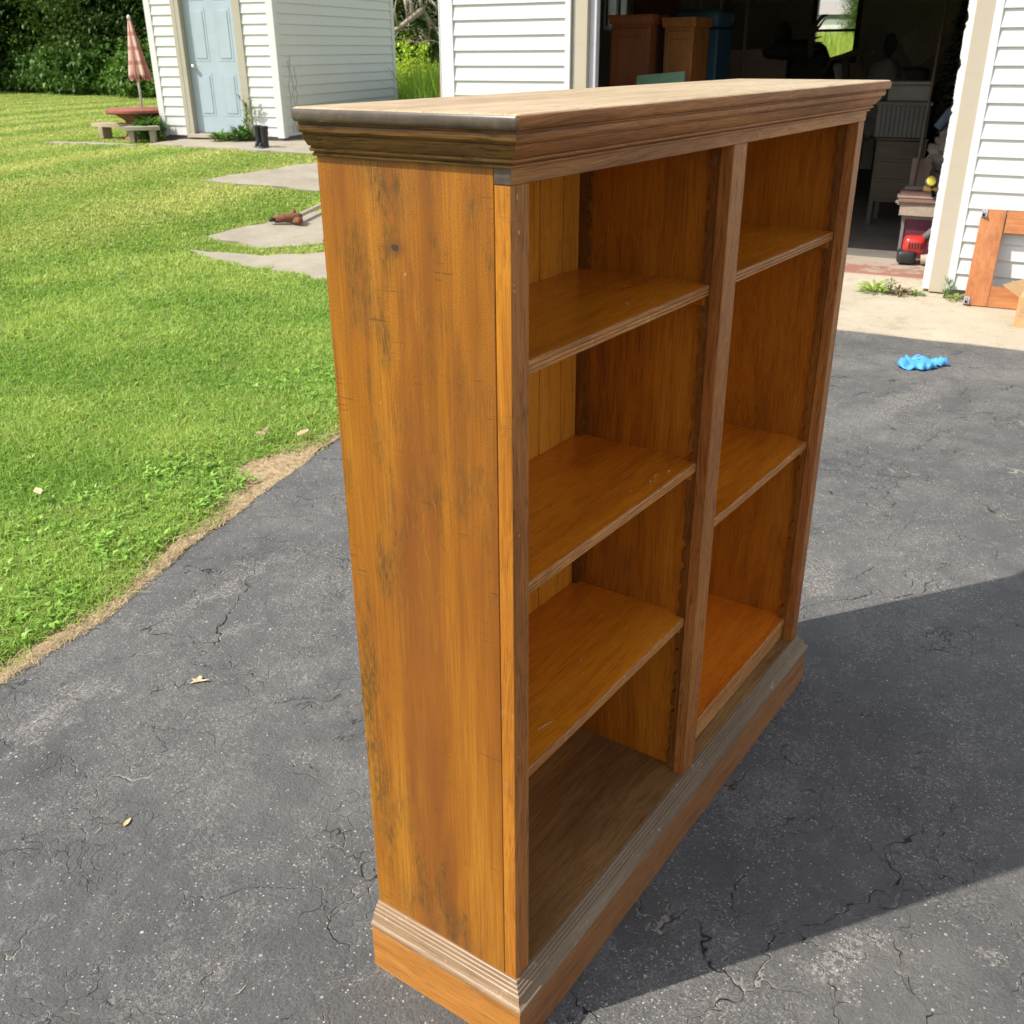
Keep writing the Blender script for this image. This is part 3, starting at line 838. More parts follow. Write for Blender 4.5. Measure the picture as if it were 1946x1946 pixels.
def inpoly(x, y, poly):
    x = np.asarray(x); y = np.asarray(y)
    c = np.zeros(x.shape, bool); n = len(poly)
    for i in range(n):
        x0, y0 = poly[i]; x1, y1 = poly[(i + 1) % n]
        if y0 == y1: continue
        m = ((y0 > y) != (y1 > y)) & (x < (x1 - x0) * (y - y0) / (y1 - y0) + x0)
        c ^= m
    return c
EX = np.array([e[0] for e in edge]); EY = np.array([e[1] for e in edge])
def edge_y(x): return np.interp(x, EX, EY)
A17 = R_(17.0); S0 = np.array([9.258, 10.284])
SU = np.array([math.cos(A17), math.sin(A17)]); SV = np.array([-math.sin(A17), math.cos(A17)])
def suv(x, y):
    dx, dy = np.asarray(x) - S0[0], np.asarray(y) - S0[1]
    return dx * SU[0] + dy * SU[1], dx * SV[0] + dy * SV[1]
def grass_ok(x, y):
    u, v = guv(x, y); su, sv = suv(x, y)
    ok = (y > edge_y(x)) & ~((u > -1.4) & (v < 3.05)) & (x < 40)
    ok &= ~((u > -.02) & (u < 8) & (v < 3.95))
    ok &= ~((su > -.02) & (su < 3.85) & (sv > -.02) & (sv < 1.96))
    jx = (vnoise(x, y, 9, 31) - .5) * .16; jy = (vnoise(x, y, 9, 37) - .5) * .16
    for pl in slabs: ok &= ~inpoly(np.asarray(x) + jx, np.asarray(y) + jy, pl)
    return ok

def blades(x, y, h, w, tint, lean=.5, seg=2):
    """curved tapering blades; seg quads ending in a point"""
    n = len(x)
    z = terr(x, y) - .012
    a = rng.uniform(0, 2 * np.pi, n)          # lean direction
    fa = rng.uniform(0, 2 * np.pi, n)          # facing
    ln = np.abs(rng.normal(0, lean, n)) * h
    dx, dy = np.cos(a) * ln, np.sin(a) * ln
    wx, wy = np.cos(fa) * w * .5, np.sin(fa) * w * .5
    V = []
    for t, k in ((0, 1.0), (.5, .8)):
        cx, cy, cz = x + dx * t * t, y + dy * t * t, z + h * t
        V += [np.stack([cx - wx * k, cy - wy * k, cz], -1), np.stack([cx + wx * k, cy + wy * k, cz], -1)]
    V.append(np.stack([x + dx, y + dy, z + h * np.clip(1 - .35 * (ln / np.maximum(h, 1e-6)), .4, 1)], -1))
    V = np.stack(V, 1).reshape(-1, 3)
    b = np.arange(n) * 5
    F = np.concatenate([np.stack([b, b + 1, b + 3], -1), np.stack([b, b + 3, b + 2], -1), np.stack([b + 2, b + 3, b + 4], -1)])
    T = np.repeat(tint, 5, axis=0)
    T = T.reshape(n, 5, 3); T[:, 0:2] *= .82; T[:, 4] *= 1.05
    return V, F, T.reshape(-1, 3)

def vnoise(x, y, s, seed=0):
    """cheap smooth value noise"""
    x = np.asarray(x) * s + seed * 17.3; y = np.asarray(y) * s + seed * 5.1
    xi, yi = np.floor(x).astype(int), np.floor(y).astype(int); fx, fy = x - xi, y - yi
    fx, fy = fx * fx * (3 - 2 * fx), fy * fy * (3 - 2 * fy)
    def hsh(a, b):
        q = np.sin(a * 127.1 + b * 311.7 + seed * 74.7) * 43758.5453
        return q - np.floor(q)
    return (hsh(xi, yi) * (1 - fx) + hsh(xi + 1, yi) * fx) * (1 - fy) + (hsh(xi, yi + 1) * (1 - fx) + hsh(xi + 1, yi + 1) * fx) * fy

# mown lawn, denser towards the drive
N = 860000
q = rng.uniform(0, 1, N)
rr = 2.0 * (42.0 / 2.0) ** q
aa = rng.uniform(R_(33), R_(76), N)
gx, gy = -.9 + rr * np.cos(aa), -.63 + rr * np.sin(aa)
okm = grass_ok(gx, gy)
ey = gy - edge_y(gx)
okm &= ey > -.012 + .10 * np.clip(vnoise(gx, gy, 3.1, 2) * 1.5 - .35, 0, 1) + .05 * (vnoise(gx, gy, 13, 7) - .4) + .19 * np.exp(-((gx - 1.42) / .26) ** 2)
okm &= rng.uniform(0, 1, N) < np.clip(.25 + (ey - .05) * 3.5 + .3 * (vnoise(gx, gy, 6, 8) - .5), 0, 1) * np.where(gx > 4.3, .9, 1)
gx, gy, rr2 = gx[okm], gy[okm], rr[okm]
n = len(gx)
pn = vnoise(gx, gy, 1.3, 3); pn2 = vnoise(gx, gy, 7.0, 4)
strp = np.sin((gx * -.25 + gy * .97) * 4.2 + vnoise(gx, gy, .5, 6) * 4.0)
far = sm_((rr2 - 6.5) / 4.5)
gh = (.024 + .030 * pn + .026 * pn2 * vnoise(gx, gy, 2.6, 41)) * rng.uniform(.55, 1.25, n) * (1 - .45 * far)
gwid = .0042 * (rr2 / 2.4) ** .80 * rng.uniform(.7, 1.4, n)
c0 = np.array([.17, .36, .045]); c1 = np.array([.50, .62, .17]); c2 = np.array([.68, .69, .26])
mixv = np.clip(.10 + .55 * vnoise(gx, gy, 2.6, 41) * 1.0 + .30 * pn + .25 * (pn2 - .3) + rng.normal(0, .20, n), 0, 1)[:, None]
tint = c0 * (1 - mixv) + c1 * mixv
yel = (far * np.clip(.42 + .38 * strp, 0, 1))[:, None]
tint = tint * (1 - yel) + c2 * yel
dry = rng.uniform(0, 1, n) < .035 + .05 * far
tint[dry] = np.array([.42, .36, .18]) * rng.uniform(.7, 1.1, (dry.sum(), 1))
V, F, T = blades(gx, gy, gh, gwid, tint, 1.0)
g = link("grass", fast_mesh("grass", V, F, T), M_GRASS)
tag(g, "short mown green lawn grass beside the driveway", "grass", kind="stuff")

# broad-leaved weeds (plantain, dandelion) low in the lawn by the drive
def leafy(x, y, z, ln, wd, az, el, tint, curl=.25):
    """one leaf = 4 tris folded along the midrib; arrays in, arrays out"""
    n = len(x)
    d = np.stack([np.cos(az) * np.cos(el), np.sin(az) * np.cos(el), np.sin(el)], -1)
    s = np.stack([-np.sin(az), np.cos(az), np.zeros(n)], -1)
    up = np.cross(d, s); up *= np.sign(up[:, 2:3] + 1e-9)
    b = np.stack([x, y, z], -1)
    ln = ln[:, None]; wd = wd[:, None]
    m = b + d * ln * .5 + up * ln * .04
    t = b + d * ln - up * ln * curl * np.array([1.0])
    l = b + d * ln * .45 + s * wd * .5 + up * ln * .10
    r_ = b + d * ln * .45 - s * wd * .5 + up * ln * .10
    V = np.stack([b, m, t, l, r_], 1).reshape(-1, 3)
    k = np.arange(n) * 5
    F = np.concatenate([np.stack([k, k + 1, k + 3], -1), np.stack([k + 1, k + 2, k + 3], -1), np.stack([k, k + 4, k + 1], -1), np.stack([k + 4, k + 2, k + 1], -1)])
    return V, F, np.repeat(tint, 5, axis=0)
def rosettes(cx, cy, nl, size, hmax, tintf, name, label, mat=None, dz=0.0):
    X, Y, Z, LN, WD, AZ, EL, TT = [], [], [], [], [], [], [], []
    for x, y in zip(cx, cy):
        k = rng.integers(nl[0], nl[1])
        sz = size * rng.uniform(.6, 1.4)
        a = rng.uniform(0, 2 * np.pi, k)
        rad = rng.uniform(0, sz * .5, k)
        X.append(x + np.cos(a) * rad); Y.append(y + np.sin(a) * rad)
        Z.append(terr(x + 0 * a, y + 0 * a) + rng.uniform(0, hmax, k) + dz); LN.append(sz * rng.uniform(.6, 1.1, k)); WD.append(sz * rng.uniform(.3, .5, k))
        AZ.append(a + rng.normal(0, .4, k)); EL.append(rng.uniform(.1, .9, k)); TT.append(tintf(k))
    V, F, T = leafy(*[np.concatenate(q) for q in (X, Y, Z, LN, WD, AZ, EL)], np.concatenate(TT))
    o = link(name, fast_mesh(name, V, F, T), mat or M_WEED)
    return o
nx_ = 900
wx = rng.uniform(-.6, 3.2, nx_ * 3)
wy = edge_y(wx) + .10 + np.abs(rng.normal(0, .38, nx_ * 3))
keep = vnoise(wx, wy, 2.2, 9) > .40
wx, wy = wx[keep][:nx_], wy[keep][:nx_]
o = rosettes(wx, wy, (4, 8), .027, .020, lambda k: np.array([.25, .43, .08]) * rng.uniform(.7, 1.45, (k, 1)) * np.array([1, 1, .9]), "clover_patch", "")
tag(o, "low broad leaved clover and plantain along the lawn edge", "weeds", kind="stuff")
# dry straw on the strip and loose clippings
def straws(x, y, ln, wd, tint, zoff=.004, tilt=.12):
    n = len(x); a = rng.uniform(0, np.pi, n)
    z = terr(x, y) + zoff
    dx, dy = np.cos(a) * ln * .5, np.sin(a) * ln * .5
    sx, sy = -np.sin(a) * wd * .5, np.cos(a) * wd * .5
    bz = rng.uniform(0, tilt, n) * ln; b2 = rng.normal(0, .12, n) * ln
    P0 = np.stack([x - dx - sx, y - dy - sy, z + bz * .2], -1); P1 = np.stack([x - dx + sx, y - dy + sy, z + bz * .2 + .0006], -1)
    M0 = np.stack([x - sx + sx * 0 - np.sin(a) * b2, y - sy + np.cos(a) * b2, z + bz * .6 + .001], -1); M1 = np.stack([x + sx - np.sin(a) * b2, y + sy + np.cos(a) * b2, z + bz * .6 + .0016], -1)
    P2 = np.stack([x + dx, y + dy, z + bz], -1)
    V = np.stack([P0, P1, M1, M0, P2], 1).reshape(-1, 3); k = np.arange(n) * 5
    F = np.concatenate([np.stack([k, k + 1, k + 2], -1), np.stack([k, k + 2, k + 3], -1), np.stack([k + 3, k + 2, k + 4], -1)])
    return V, F, np.repeat(tint, 5, axis=0)
ns = 9000
sx_ = rng.uniform(-1.0, 4.2, ns); sy_ = edge_y(sx_) - .012 + np.abs(rng.normal(0, .045, ns)) * (1 + 3.0 * np.exp(-((sx_ - 1.42) / .28) ** 2))
V, F, T = straws(sx_, sy_, rng.uniform(.012, .045, ns), rng.uniform(.0010, .0022, ns), np.array([.60, .47, .28]) * rng.uniform(.45, 1.25, (ns, 1)), .002, .3)
o = link("straw", fast_mesh("straw", V, F, T), M_STRAW); tag(o, "dry tan straw lying between lawn and asphalt", "straw", kind="stuff")
ns = 420
sx_ = rng.uniform(-.7, 4.4, ns); sy_ = rng.uniform(-1.6, 2.1, ns)
m = (sy_ < edge_y(sx_) - .02) & ~((sx_ > -.05) & (sx_ < 1.28) & (sy_ > -.05) & (sy_ < .32))
sx_, sy_ = sx_[m], sy_[m]; ns = len(sx_)
V, F, T = straws(sx_, sy_, rng.uniform(.008, .038, ns), rng.uniform(.0007, .0016, ns), np.array([.52, .46, .33]) * rng.uniform(.6, 1.2, (ns, 1)), .0012, .15)
o = link("grass_clippings", fast_mesh("grass_clippings", V, F, T), M_STRAW); tag(o, "pale dry grass clippings scattered over the asphalt", "clippings", kind="stuff")
# loose grit
ng = 16000
px_ = rng.uniform(-.7, 4.8, ng * 3); py_ = rng.uniform(-2.2, 2.15, ng * 3)
pm = (py_ < edge_y(px_)) & ~((px_ > -.04) & (px_ < 1.27) & (py_ > -.04) & (py_ < .32))
dens = np.clip(vnoise(px_, py_, 1.5, 21) * 1.5 - .62, .03, 1) ** 1.6 + .55 * np.exp(-((edge_y(px_) - .42 - py_ - .1 * vnoise(px_, py_, 4, 3)) / .07) ** 2) * (vnoise(px_, py_, 2.2, 33) > .42)
for (cx, cy, rx, ry, ang, st_) in GRIT_SPOTS:
    qx = ((px_ - cx) * math.cos(ang) + (py_ - cy) * math.sin(ang)) / rx; qy = (-(px_ - cx) * math.sin(ang) + (py_ - cy) * math.cos(ang)) / ry
    dens = np.maximum(dens, .9 * st_ * np.exp(-1.6 * (qx ** 2 + qy ** 2)))
pm &= rng.uniform(0, 1, ng * 3) < dens * 1.6
px_, py_ = px_[pm][:ng], py_[pm][:ng]; ng = len(px_)
rad = .0007 + .0014 * rng.uniform(0, 1, ng) ** 3
octv = np.array([[1, 0, 0], [0, 1, 0], [-1, 0, 0], [0, -1, 0], [0, 0, .8]])
oj = octv[None] * rng.uniform(.7, 1.3, (ng, 5, 1))
V = (np.stack([px_, py_, terr(px_, py_) + .0002], -1)[:, None] + oj * rad[:, None, None]).reshape(-1, 3)
k5 = np.arange(ng) * 5
F = np.concatenate([np.stack([k5 + a, k5 + (a + 1) % 4, k5 + 4], -1) for a in range(4)])
T = np.repeat(np.array([.55, .52, .47]) * rng.uniform(.6, 1.25, (ng, 1)), 5, axis=0)
o = link("grit", fast_mesh("grit", V, F, T), M_STRAW); tag(o, "fine pale grit scattered over the asphalt", "grit", kind="stuff")

# fallen leaves
def dead_leaf(x, y, size, rz, outline, col, label, dz=.002, seed=0):
    r = random.Random(seed)
    bm = bmesh.new()
    c = bm.verts.new((0, 0, .004 * size / .04))
    vs = [bm.verts.new((px * size, py * size, abs(px * py) * .5 * size + r.uniform(0, .10) * size)) for px, py in outline]
    for i in range(len(vs)): bm.faces.new((c, vs[i], vs[(i + 1) % len(vs)]))
    me = bpy.data.meshes.new("fallen_leaf"); bm.to_mesh(me); bm.free()
    o = link("fallen_leaf", me, plain("dead_leaf_" + str(seed), col, .7, .25, 60))
    o.location = (x, y, tz(x, y) + dz); o.rotation_euler = (0, 0, rz)
    m2 = o.modifiers.new("thickness", 'SOLIDIFY'); m2.thickness = .0006
    tag(o, label, "leaf", "fallen dead leaves")
    return o
LF1 = [(-1, -.15), (-.55, .10), (-.62, .45), (-.25, .30), (.0, .62), (.2, .75), (.38, .35), (.22, .05), (.62, -.28), (.95, -.55), (.55, -.60), (.1, -.22), (-.35, -.28)]
LF2 = [(-1, 0), (-.5, .35), (.2, .42), (1, .05), (.4, -.32), (-.4, -.38)]
dead_leaf(.371, 1.241, .026, -.5, LF1, (.62, .44, .28), "curled tan dead leaf on the asphalt left of the bookcase", seed=1)
dead_leaf(-.052, .951, .014, .4, LF2, (.62, .46, .22), "small yellowish leaf scrap on the asphalt at lower left", seed=2)
dead_leaf(1.641, 2.397, .040, .9, LF1, (.40, .26, .18), "brown dead leaf in the grass, left one of the two by the bookcase", .045, 3)
dead_leaf(1.756, 2.281, .044, .2, LF2, (.50, .36, .22), "brown dead leaf in the grass beside the dry strip, nearest the bookcase", .035, 4)
dead_leaf(.774, 2.595, .035, 1.2, LF2, (.60, .48, .26), "long pale dead leaf lying in the lawn at the left", .05, 5)

# ------------------------------------------------------------------ GARAGE
garage = empty("garage", (G0[0], G0[1], 0), A7, "white vinyl sided garage with its wide door opening standing open", "garage")
def gtz(u, v):
    p = gw(u, v); return tz(*p)
# lap siding course: profile (u,z), outward is -u
def course(y0, y1, h, name, parent, mat, z, shared={}):
    key = (round(y0, 4), round(y1, 4), h, mat.name)
    if key not in shared:
        prof = [(.0, 0), (-.0170, 0), (-.0185, .0022), (-.0180, .007), (-.0030, h), (-.0030, h + .003), (.0, h + .003)]
        b = MB(); b.prism(prof, 'y', y0, y1)
        o = b.build(name, mat, parent); shared[key] = o.data
    else:
        o = link(name, shared[key], None, parent)
    o.location.z = z
    return o
HW = 2.55
def courses(y0, y1, z0, z1, h, parent, phase):
    z = phase
    while z < z1:
        if z + h > z0: course(y0, y1, h, "siding_course", parent, M_VINYL, z)
        z += h
# wall cores
core = plain("wall_core", (.30, .28, .25), .9)
MB().box(.0005, .12, 2.66, 3.86, -.02, HW).box(.0005, .12, -4.0, .02, -.02, HW).box(.0005, .12, .02, 2.66, 2.15, HW).build("front_wall", core, garage)
courses(2.80, 3.745, 0, HW, .1045, garage, -.0065 + .0)
courses(-4.0, -.075, 0, HW, .1045, garage, -.0065)
for (z0, z1) in ((0, 0),): pass
# header siding above the opening
z = 2.1885 - .0
while z < HW:
    course(-.075, 2.80, .1045, "siding_course", garage, M_VINYL, z); z += .1045
# corner trim, J channels, jamb cladding
MB().box(-.024, -.004, 3.742, 3.862, -.012, HW, .003).box(-.024, .10, 3.848, 3.866, -.012, HW, .003).build("corner_trim", M_TRIM, garage)
MB().box(-.022, -.002, 2.757, 2.800, -.006, HW, .003).build("siding_channel", M_TRIM, garage)
MB().box(-.022, -.002, -.078, -.030, -.010, HW, .003).build("siding_channel", M_TRIM, garage)
MB().box(-.012, .115, 2.628, 2.722, -.030, 2.2, .004).build("door_jamb", M_CREAM, garage)
MB().box(-.012, .115, -.030, .078, -.035, 2.2, .004).build("door_jamb", M_CREAM, garage)
MB().box(-.010, .10, .078, 2.628, 2.10, 2.19, .003).build("door_header", M_CREAM, garage)
MB().box(.030, .090, 2.575, 2.6275, .005, 2.1, .004).build("door_stop", M_JWHITE, garage)
# chipped edge of the right stop: a bitten strip
def bitten(u0, u1, vfix, vedge, z0, z1, bites, name, mat):
    zs_ = np.arange(z0, z1, .012); vs, fs = [], []
    r = random.Random(2)
    for z in zs_:
        e = vedge + r.uniform(-.0015, .0015)
        for zb, wz, dp in bites:
            if abs(z - zb) < wz: e -= dp * math.sqrt(max(0, 1 - ((z - zb) / wz) ** 2))
        vs += [(u0, vfix, z), (u1, vfix, z), (u1, e, z), (u0, e, z)]
    n = len(zs_)
    for i in range(n - 1):
        a = 4 * i
        for k2 in range(4): fs.append((a + k2, a + (k2 + 1) % 4, a + 4 + (k2 + 1) % 4, a + 4 + k2))
    fs.append((0, 1, 2, 3)); m = 4 * (n - 1); fs.append((m + 3, m + 2, m + 1, m))
    me = bpy.data.meshes.new(name); me.from_pydata(vs, [], fs)
    bm = bmesh.new(); bm.from_mesh(me); bmesh.ops.recalc_face_normals(bm, faces=bm.faces[:]); bm.to_mesh(me); bm.free()
    return link(name, me, mat, garage)
bitten(.0, .085, .0785, .122, -.02, 2.1, [(1.62, .030, .012), (1.57, .015, .006), (1.36, .030, .013), (1.14, .022, .008), (1.08, .015, .010), (.80, .020, .007), (.62, .012, .006), (.45, .010, .005), (.22, .018, .004)], "door_stop", M_TRIM)
# other walls, roof and the raised door
UD = 7.2
MB().box(.1205, UD, 3.74, 3.86, -.02, HW).build("side_wall", M_WALLIN, garage) if False else None
wl = MB()
wl.box(.1205, 2.88, 3.74, 3.86, -.02, HW).box(3.46, UD, 3.74, 3.86, -.02, HW).box(2.88, 3.46, 3.74, 3.86, -.02, 1.66).box(2.88, 3.46, 3.74, 3.86, 2.25, HW)
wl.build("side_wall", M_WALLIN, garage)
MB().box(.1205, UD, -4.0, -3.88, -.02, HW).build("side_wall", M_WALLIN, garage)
WV0, WV1, WZ0, WZ1 = 2.110, 2.625, 1.33, 2.20
bw = MB()
bw.box(UD, UD + .14, -4.0, WV0, -.02, HW).box(UD, UD + .14, WV1, 3.86, -.02, HW).box(UD, UD + .14, WV0, WV1, -.02, WZ0).box(UD, UD + .14, WV0, WV1, WZ1, HW)
bw.build("back_wall", M_WALLIN, garage)
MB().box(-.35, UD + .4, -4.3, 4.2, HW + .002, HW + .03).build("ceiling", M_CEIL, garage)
rf = MB(); rf.prism([(-.40, HW + .035), (UD + .45, HW + .035), (3.6, HW + 1.6)], 'y', -4.35, 4.25); rf.build("roof", M_ROOF, garage)
rd = None
for i in range(5):
    o = MB().box(0, .52, .10, 2.60, 0, .045, .004).build("overhead_door_panel", M_CREAM, garage) if i == 0 else copy_child(rd, "overhead_door_panel", garage)
    if i == 0: rd = o
    o.location = (.14 + i * .53, 0, 2.13)
MB().box(.118, .16, .085, 2.62, 1.84, 2.125, .004).build("overhead_door_panel", M_CREAM, garage)
# back window: frame, rail, panes
wf = MB()
for (v0, v1, z0, z1) in ((WV0 - .05, WV0 + .012, WZ0 - .05, WZ1 + .05), (WV1 - .012, WV1 + .05, WZ0 - .05, WZ1 + .05), (WV0 + .012, WV1 - .012, WZ0 - .05, WZ0 + .012), (WV0 + .012, WV1 - .012, WZ1 - .012, WZ1 + .05), (WV0 + .012, WV1 - .012, 1.645, 1.678)):
    wf.box(UD - .015, UD + .06, v0, v1, z0, z1, .003)
win = wf.build("window", plain("dark_window_frame", (.10, .10, .09), .5), garage)
def glass_mat():
    t = NT("window_glass")
    tr = t.n("ShaderNodeBsdfTransparent"); gl = t.n("ShaderNodeBsdfGlossy"); gl.inputs['Roughness'].default_value = .02
    fr = t.n("ShaderNodeFresnel"); fr.inputs[0].default_value = 1.45
    mx = t.n("ShaderNodeMixShader")
    t.t.links.new(fr.outputs[0], mx.inputs[0]); t.t.links.new(tr.outputs[0], mx.inputs[1]); t.t.links.new(gl.outputs[0], mx.inputs[2])
    t.t.links.new(mx.outputs[0], t.out.inputs[0]); return t.m
M_GLASS = glass_mat()
MB().box(UD + .030, UD + .034, WV0 + .012, WV1 - .012, WZ0 + .012, 1.645).build("pane", M_GLASS, win)
MB().box(UD + .040, UD + .044, WV0 + .012, WV1 - .012, 1.678, WZ1 - .012).build("pane", M_GLASS, win)
# side window with vertical blinds
sw = MB()
for (u0, u1, z0, z1) in ((2.86, 2.90, 1.63, 2.27), (3.44, 3.48, 1.63, 2.27), (2.90, 3.44, 1.63, 1.67), (2.90, 3.44, 2.23, 2.27)):
    sw.box(u0, u1, 3.725, 3.80, z0, z1, .003)
sw = sw.build("window", M_TRIM, garage)
MB().box(2.90, 3.44, 3.775, 3.779, 1.67, 2.23).build("pane", M_GLASS, sw)
def translucent(name, col):
    t = NT(name); t.done(col, .8)
    tr = t.n("ShaderNodeBsdfTranslucent"); t.set(tr.inputs[0], col)
    mx = t.n("ShaderNodeMixShader"); mx.inputs[0].default_value = .6
    t.t.links.new(t.bsdf.outputs[0], mx.inputs[1]); t.t.links.new(tr.outputs[0], mx.inputs[2]); t.t.links.new(mx.outputs[0], t.out.inputs[0])
    return t.m
bl_v = MB()
for i in range(9):
    bl_v.box(2.89 + i * .024, 2.907 + i * .024, 3.700, 3.703, 1.655, 2.24)
blo = bl_v.build("blind", translucent("blind_slats", (.80, .84, .80)), sw)
# foundation strip, garage floor and its painted front edge
MB().box(.002, .10, -4.0, -.03, -.30, -.012).box(.002, .10, 2.63, 3.86, -.30, -.012).build("foundation", M_FOUND, garage)
fl = empty("garage_floor", (G0[0], G0[1], 0), A7, kind="structure")
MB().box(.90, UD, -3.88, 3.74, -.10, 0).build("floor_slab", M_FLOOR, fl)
MB().box(.235, .899, .0, 2.7, -.10, 0, .004).build("painted_edge", M_RED, fl)
b = MB(); b.prism([(-.070, -.30), (-.070, -.052), (.0, -.045), (.20, -.006), (.2345, -.004), (.2345, -.30)], 'y', -.025, 2.64); b.build("sill_slab", M_APRON, fl)

# ---- things inside the garage (garage coordinates u into the building, v to the left)
def gthing(name, u, v, z, rz, label, cat, group=None):
    p = gw(u, v)
    return empty(name, (p[0], p[1], z), A7 + rz, label, cat, group)
M_RCAB = wood("red_brown_cabinet", 'z', (.17, .055, .022), (.27, .095, .04), (.34, .13, .06), .45, .2, .2, 0, 31, .4, .3)
M_RCAB2 = wood("figured_cabinet", 'z', (.13, .045, .010), (.30, .12, .03), (.40, .19, .06), .45, .2, .5, 0, 33, 1.2, .3)
M_DCAB = wood("dark_wardrobe_wood", 'z', (.05, .02, .012), (.09, .035, .02), (.13, .055, .03), .5, .2, .2, 0, 35, .3, .3)
def cabinet(u, v0, v1, dep, h, mat, label, rz=0.0, corn_=.03):
    w = v1 - v0
    e = gthing("cabinet", u, v0, 0, rz, label, "cabinet")
    MB().box(0, dep, 0, w, .06, h - .07, .003).build("carcass", mat, e)
    MB().box(-.006, dep, -.004, w + .004, 0, .06, .003).build("plinth", mat, e)
    b = MB(); b.prism([(0, h - .07), (-.008, h - .068), (-.012, h - .05), (-corn_, h - .018), (-corn_, h), (dep, h), (dep, h - .07)], 'y', -.02, w + .02); b.build("cornice", mat, e)
    MB().box(-.012, -.0005, .02, w - .02, .10, h - .10, .003).build("door", mat, e)
    for zz0, zz1 in ((.16, h * .5 - .04), (h * .5 + .02, h - .16)):
        MB().box(-.018, -.0125, .06, w - .06, zz0, zz1, .004).build("door_panel", mat, e)
    return e
cabinet(1.22, 2.615, 2.960, .40, 1.715, M_RCAB, "plain reddish brown wooden cabinet at the left of the garage opening")
cabinet(1.30, 2.275, 2.520, .40, 1.690, M_RCAB2, "reddish wooden cabinet with streaky figured door, behind the green board")
cabinet(2.10, 2.66, 3.12, .45, 2.12, M_DCAB, "tall dark brown wardrobe behind the reddish cabinets")
# blue barrel-lidded locker
e = gthing("storage_locker", 2.05, 2.305, 0, 0, "dark blue plastic locker with a rounded lid beside the cabinets", "locker")
M_BLUE = plain("dark_blue_plastic", (.030, .085, .15), .45, .1, 5)
MB().box(0, .42, 0, .40, .0, 1.615, .012).build("body", M_BLUE, e)
MB().box(-.02, .44, -.01, .41, 1.625, 1.77, .05, 5).build("lid", M_BLUE, e, True, 40)
# green board leaning
e = gthing("green_board", .92, 2.20, 0, 0, "flat green painted board leaning in front of the cabinets", "board")
b = MB(); b.prism([(0, 0), (.40, 0), (.40, 1.258), (.395, 1.268), (0, 1.300)], 'x', 0, .022); b.build("board", plain("green_paint", (.14, .26, .19), .6), e)
# workbench with a carton, a sack and driftwood
e = gthing("workbench", 3.85, 1.35, 0, 0, "long dim workbench across the back half of the garage", "workbench")
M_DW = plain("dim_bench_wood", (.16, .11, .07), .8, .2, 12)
MB().box(0, .7, 0, 1.75, .86, .92, .004).build("bench_top", M_DW, e)
for du, dv in ((.04, .04), (.04, 1.64), (.6, .04), (.6, 1.64)):
    MB().box(du, du + .07, dv, dv + .07, 0, .86).build("leg", M_DW, e)
e = gthing("carton", 3.95, 2.15, .92, 0, "large plain brown carton on the workbench under the chair silhouette", "carton")
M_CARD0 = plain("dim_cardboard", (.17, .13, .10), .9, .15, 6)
MB().box(0, .45, 0, .60, 0, .53, .004).build("box_body", M_CARD0, e)
MB().box(-.002, .30, .29, .31, .532, .534).build("tape", plain("tape", (.30, .25, .18), .4), e)
M_BLK = plain("black_cloth", (.012, .012, .013), .85, .3, 20)
e = gthing("black_sack", 3.75, 1.70, .92, 0, "bulging black sack on the workbench below the back window", "sack")
b = MB(); b.blob((.2, .17, .24), (.22, .24, .32), .2, 2.2, 4, 2); b.blob((.2, .40, .52), (.20, .30, .10), .3, 2.2, 3, 6); b.blob((.22, .52, .66), (.09, .085, .12), .25, 2.5, 3, 9)
b.build("sack_body", M_BLK, e, True)
e = gthing("driftwood", 3.70, 1.30, .92, 0, "forked dark driftwood branch reaching right of the black sack", "driftwood")
M_DRIFT = plain("dark_driftwood", (.055, .038, .030), .9, .3, 30)
b = MB()
b.tube([(0, .42, .30), (0, .36, .44), (0, .24, .46), (0, .12, .50), (0, .04, .54), (-.02, -.03, .50)], [.02, .018, .03, .035, .022, .006], 7)
b.tube([(0, .12, .50), (0, .03, .485), (0, -.08, .475)], [.02, .012, .005], 6)
b.tube([(0, .22, .45), (0, .20, .30), (.02, .22, .12), (.03, .25, .0)], [.04, .035, .03, .035], 7)
b.tube([(0, .08, .47), (0, .03, .33), (0, -.03, .2)], [.012, .010, .012], 6)
b.build("branch", M_DRIFT, e, True)
e = gthing("antler_branch", 3.72, 1.84, 1.38, 0, "dark spiky branch standing against the left side of the back window", "branch")
b = MB()
b.tube([(0, .02, 0), (0, .04, .14), (0, .02, .28), (0, -.05, .36), (0, -.10, .37)], [.035, .03, .028, .018, .006], 7)
b.tube([(0, .03, .22), (0, -.03, .27), (0, -.07, .33), (0, -.09, .32)], [.02, .013, .008, .004], 6)
for zz, ll in ((.06, .07), (.11, .06), (.16, .05)):
    b.tube([(0, .03, zz), (0, -.02, zz + .01), (0, -.02 - ll, zz + .02)], [.016, .010, .003], 6)
b.build("branch", M_DRIFT, e, True)
# white lampshade-like tub below the window
e = gthing("grey_tub", 3.9, 1.56, .92, 0, "upturned pale grey tub on the workbench beside the sack", "tub")
b = MB(); b.lathe([(.10, 0), (.115, .25), (.115, .36), (.10, .385), (.05, .39)], (.1, .08, 0), 20); b.build("tub_body", plain("grey_plastic", (.20, .20, .18), .6), e, True, 40)
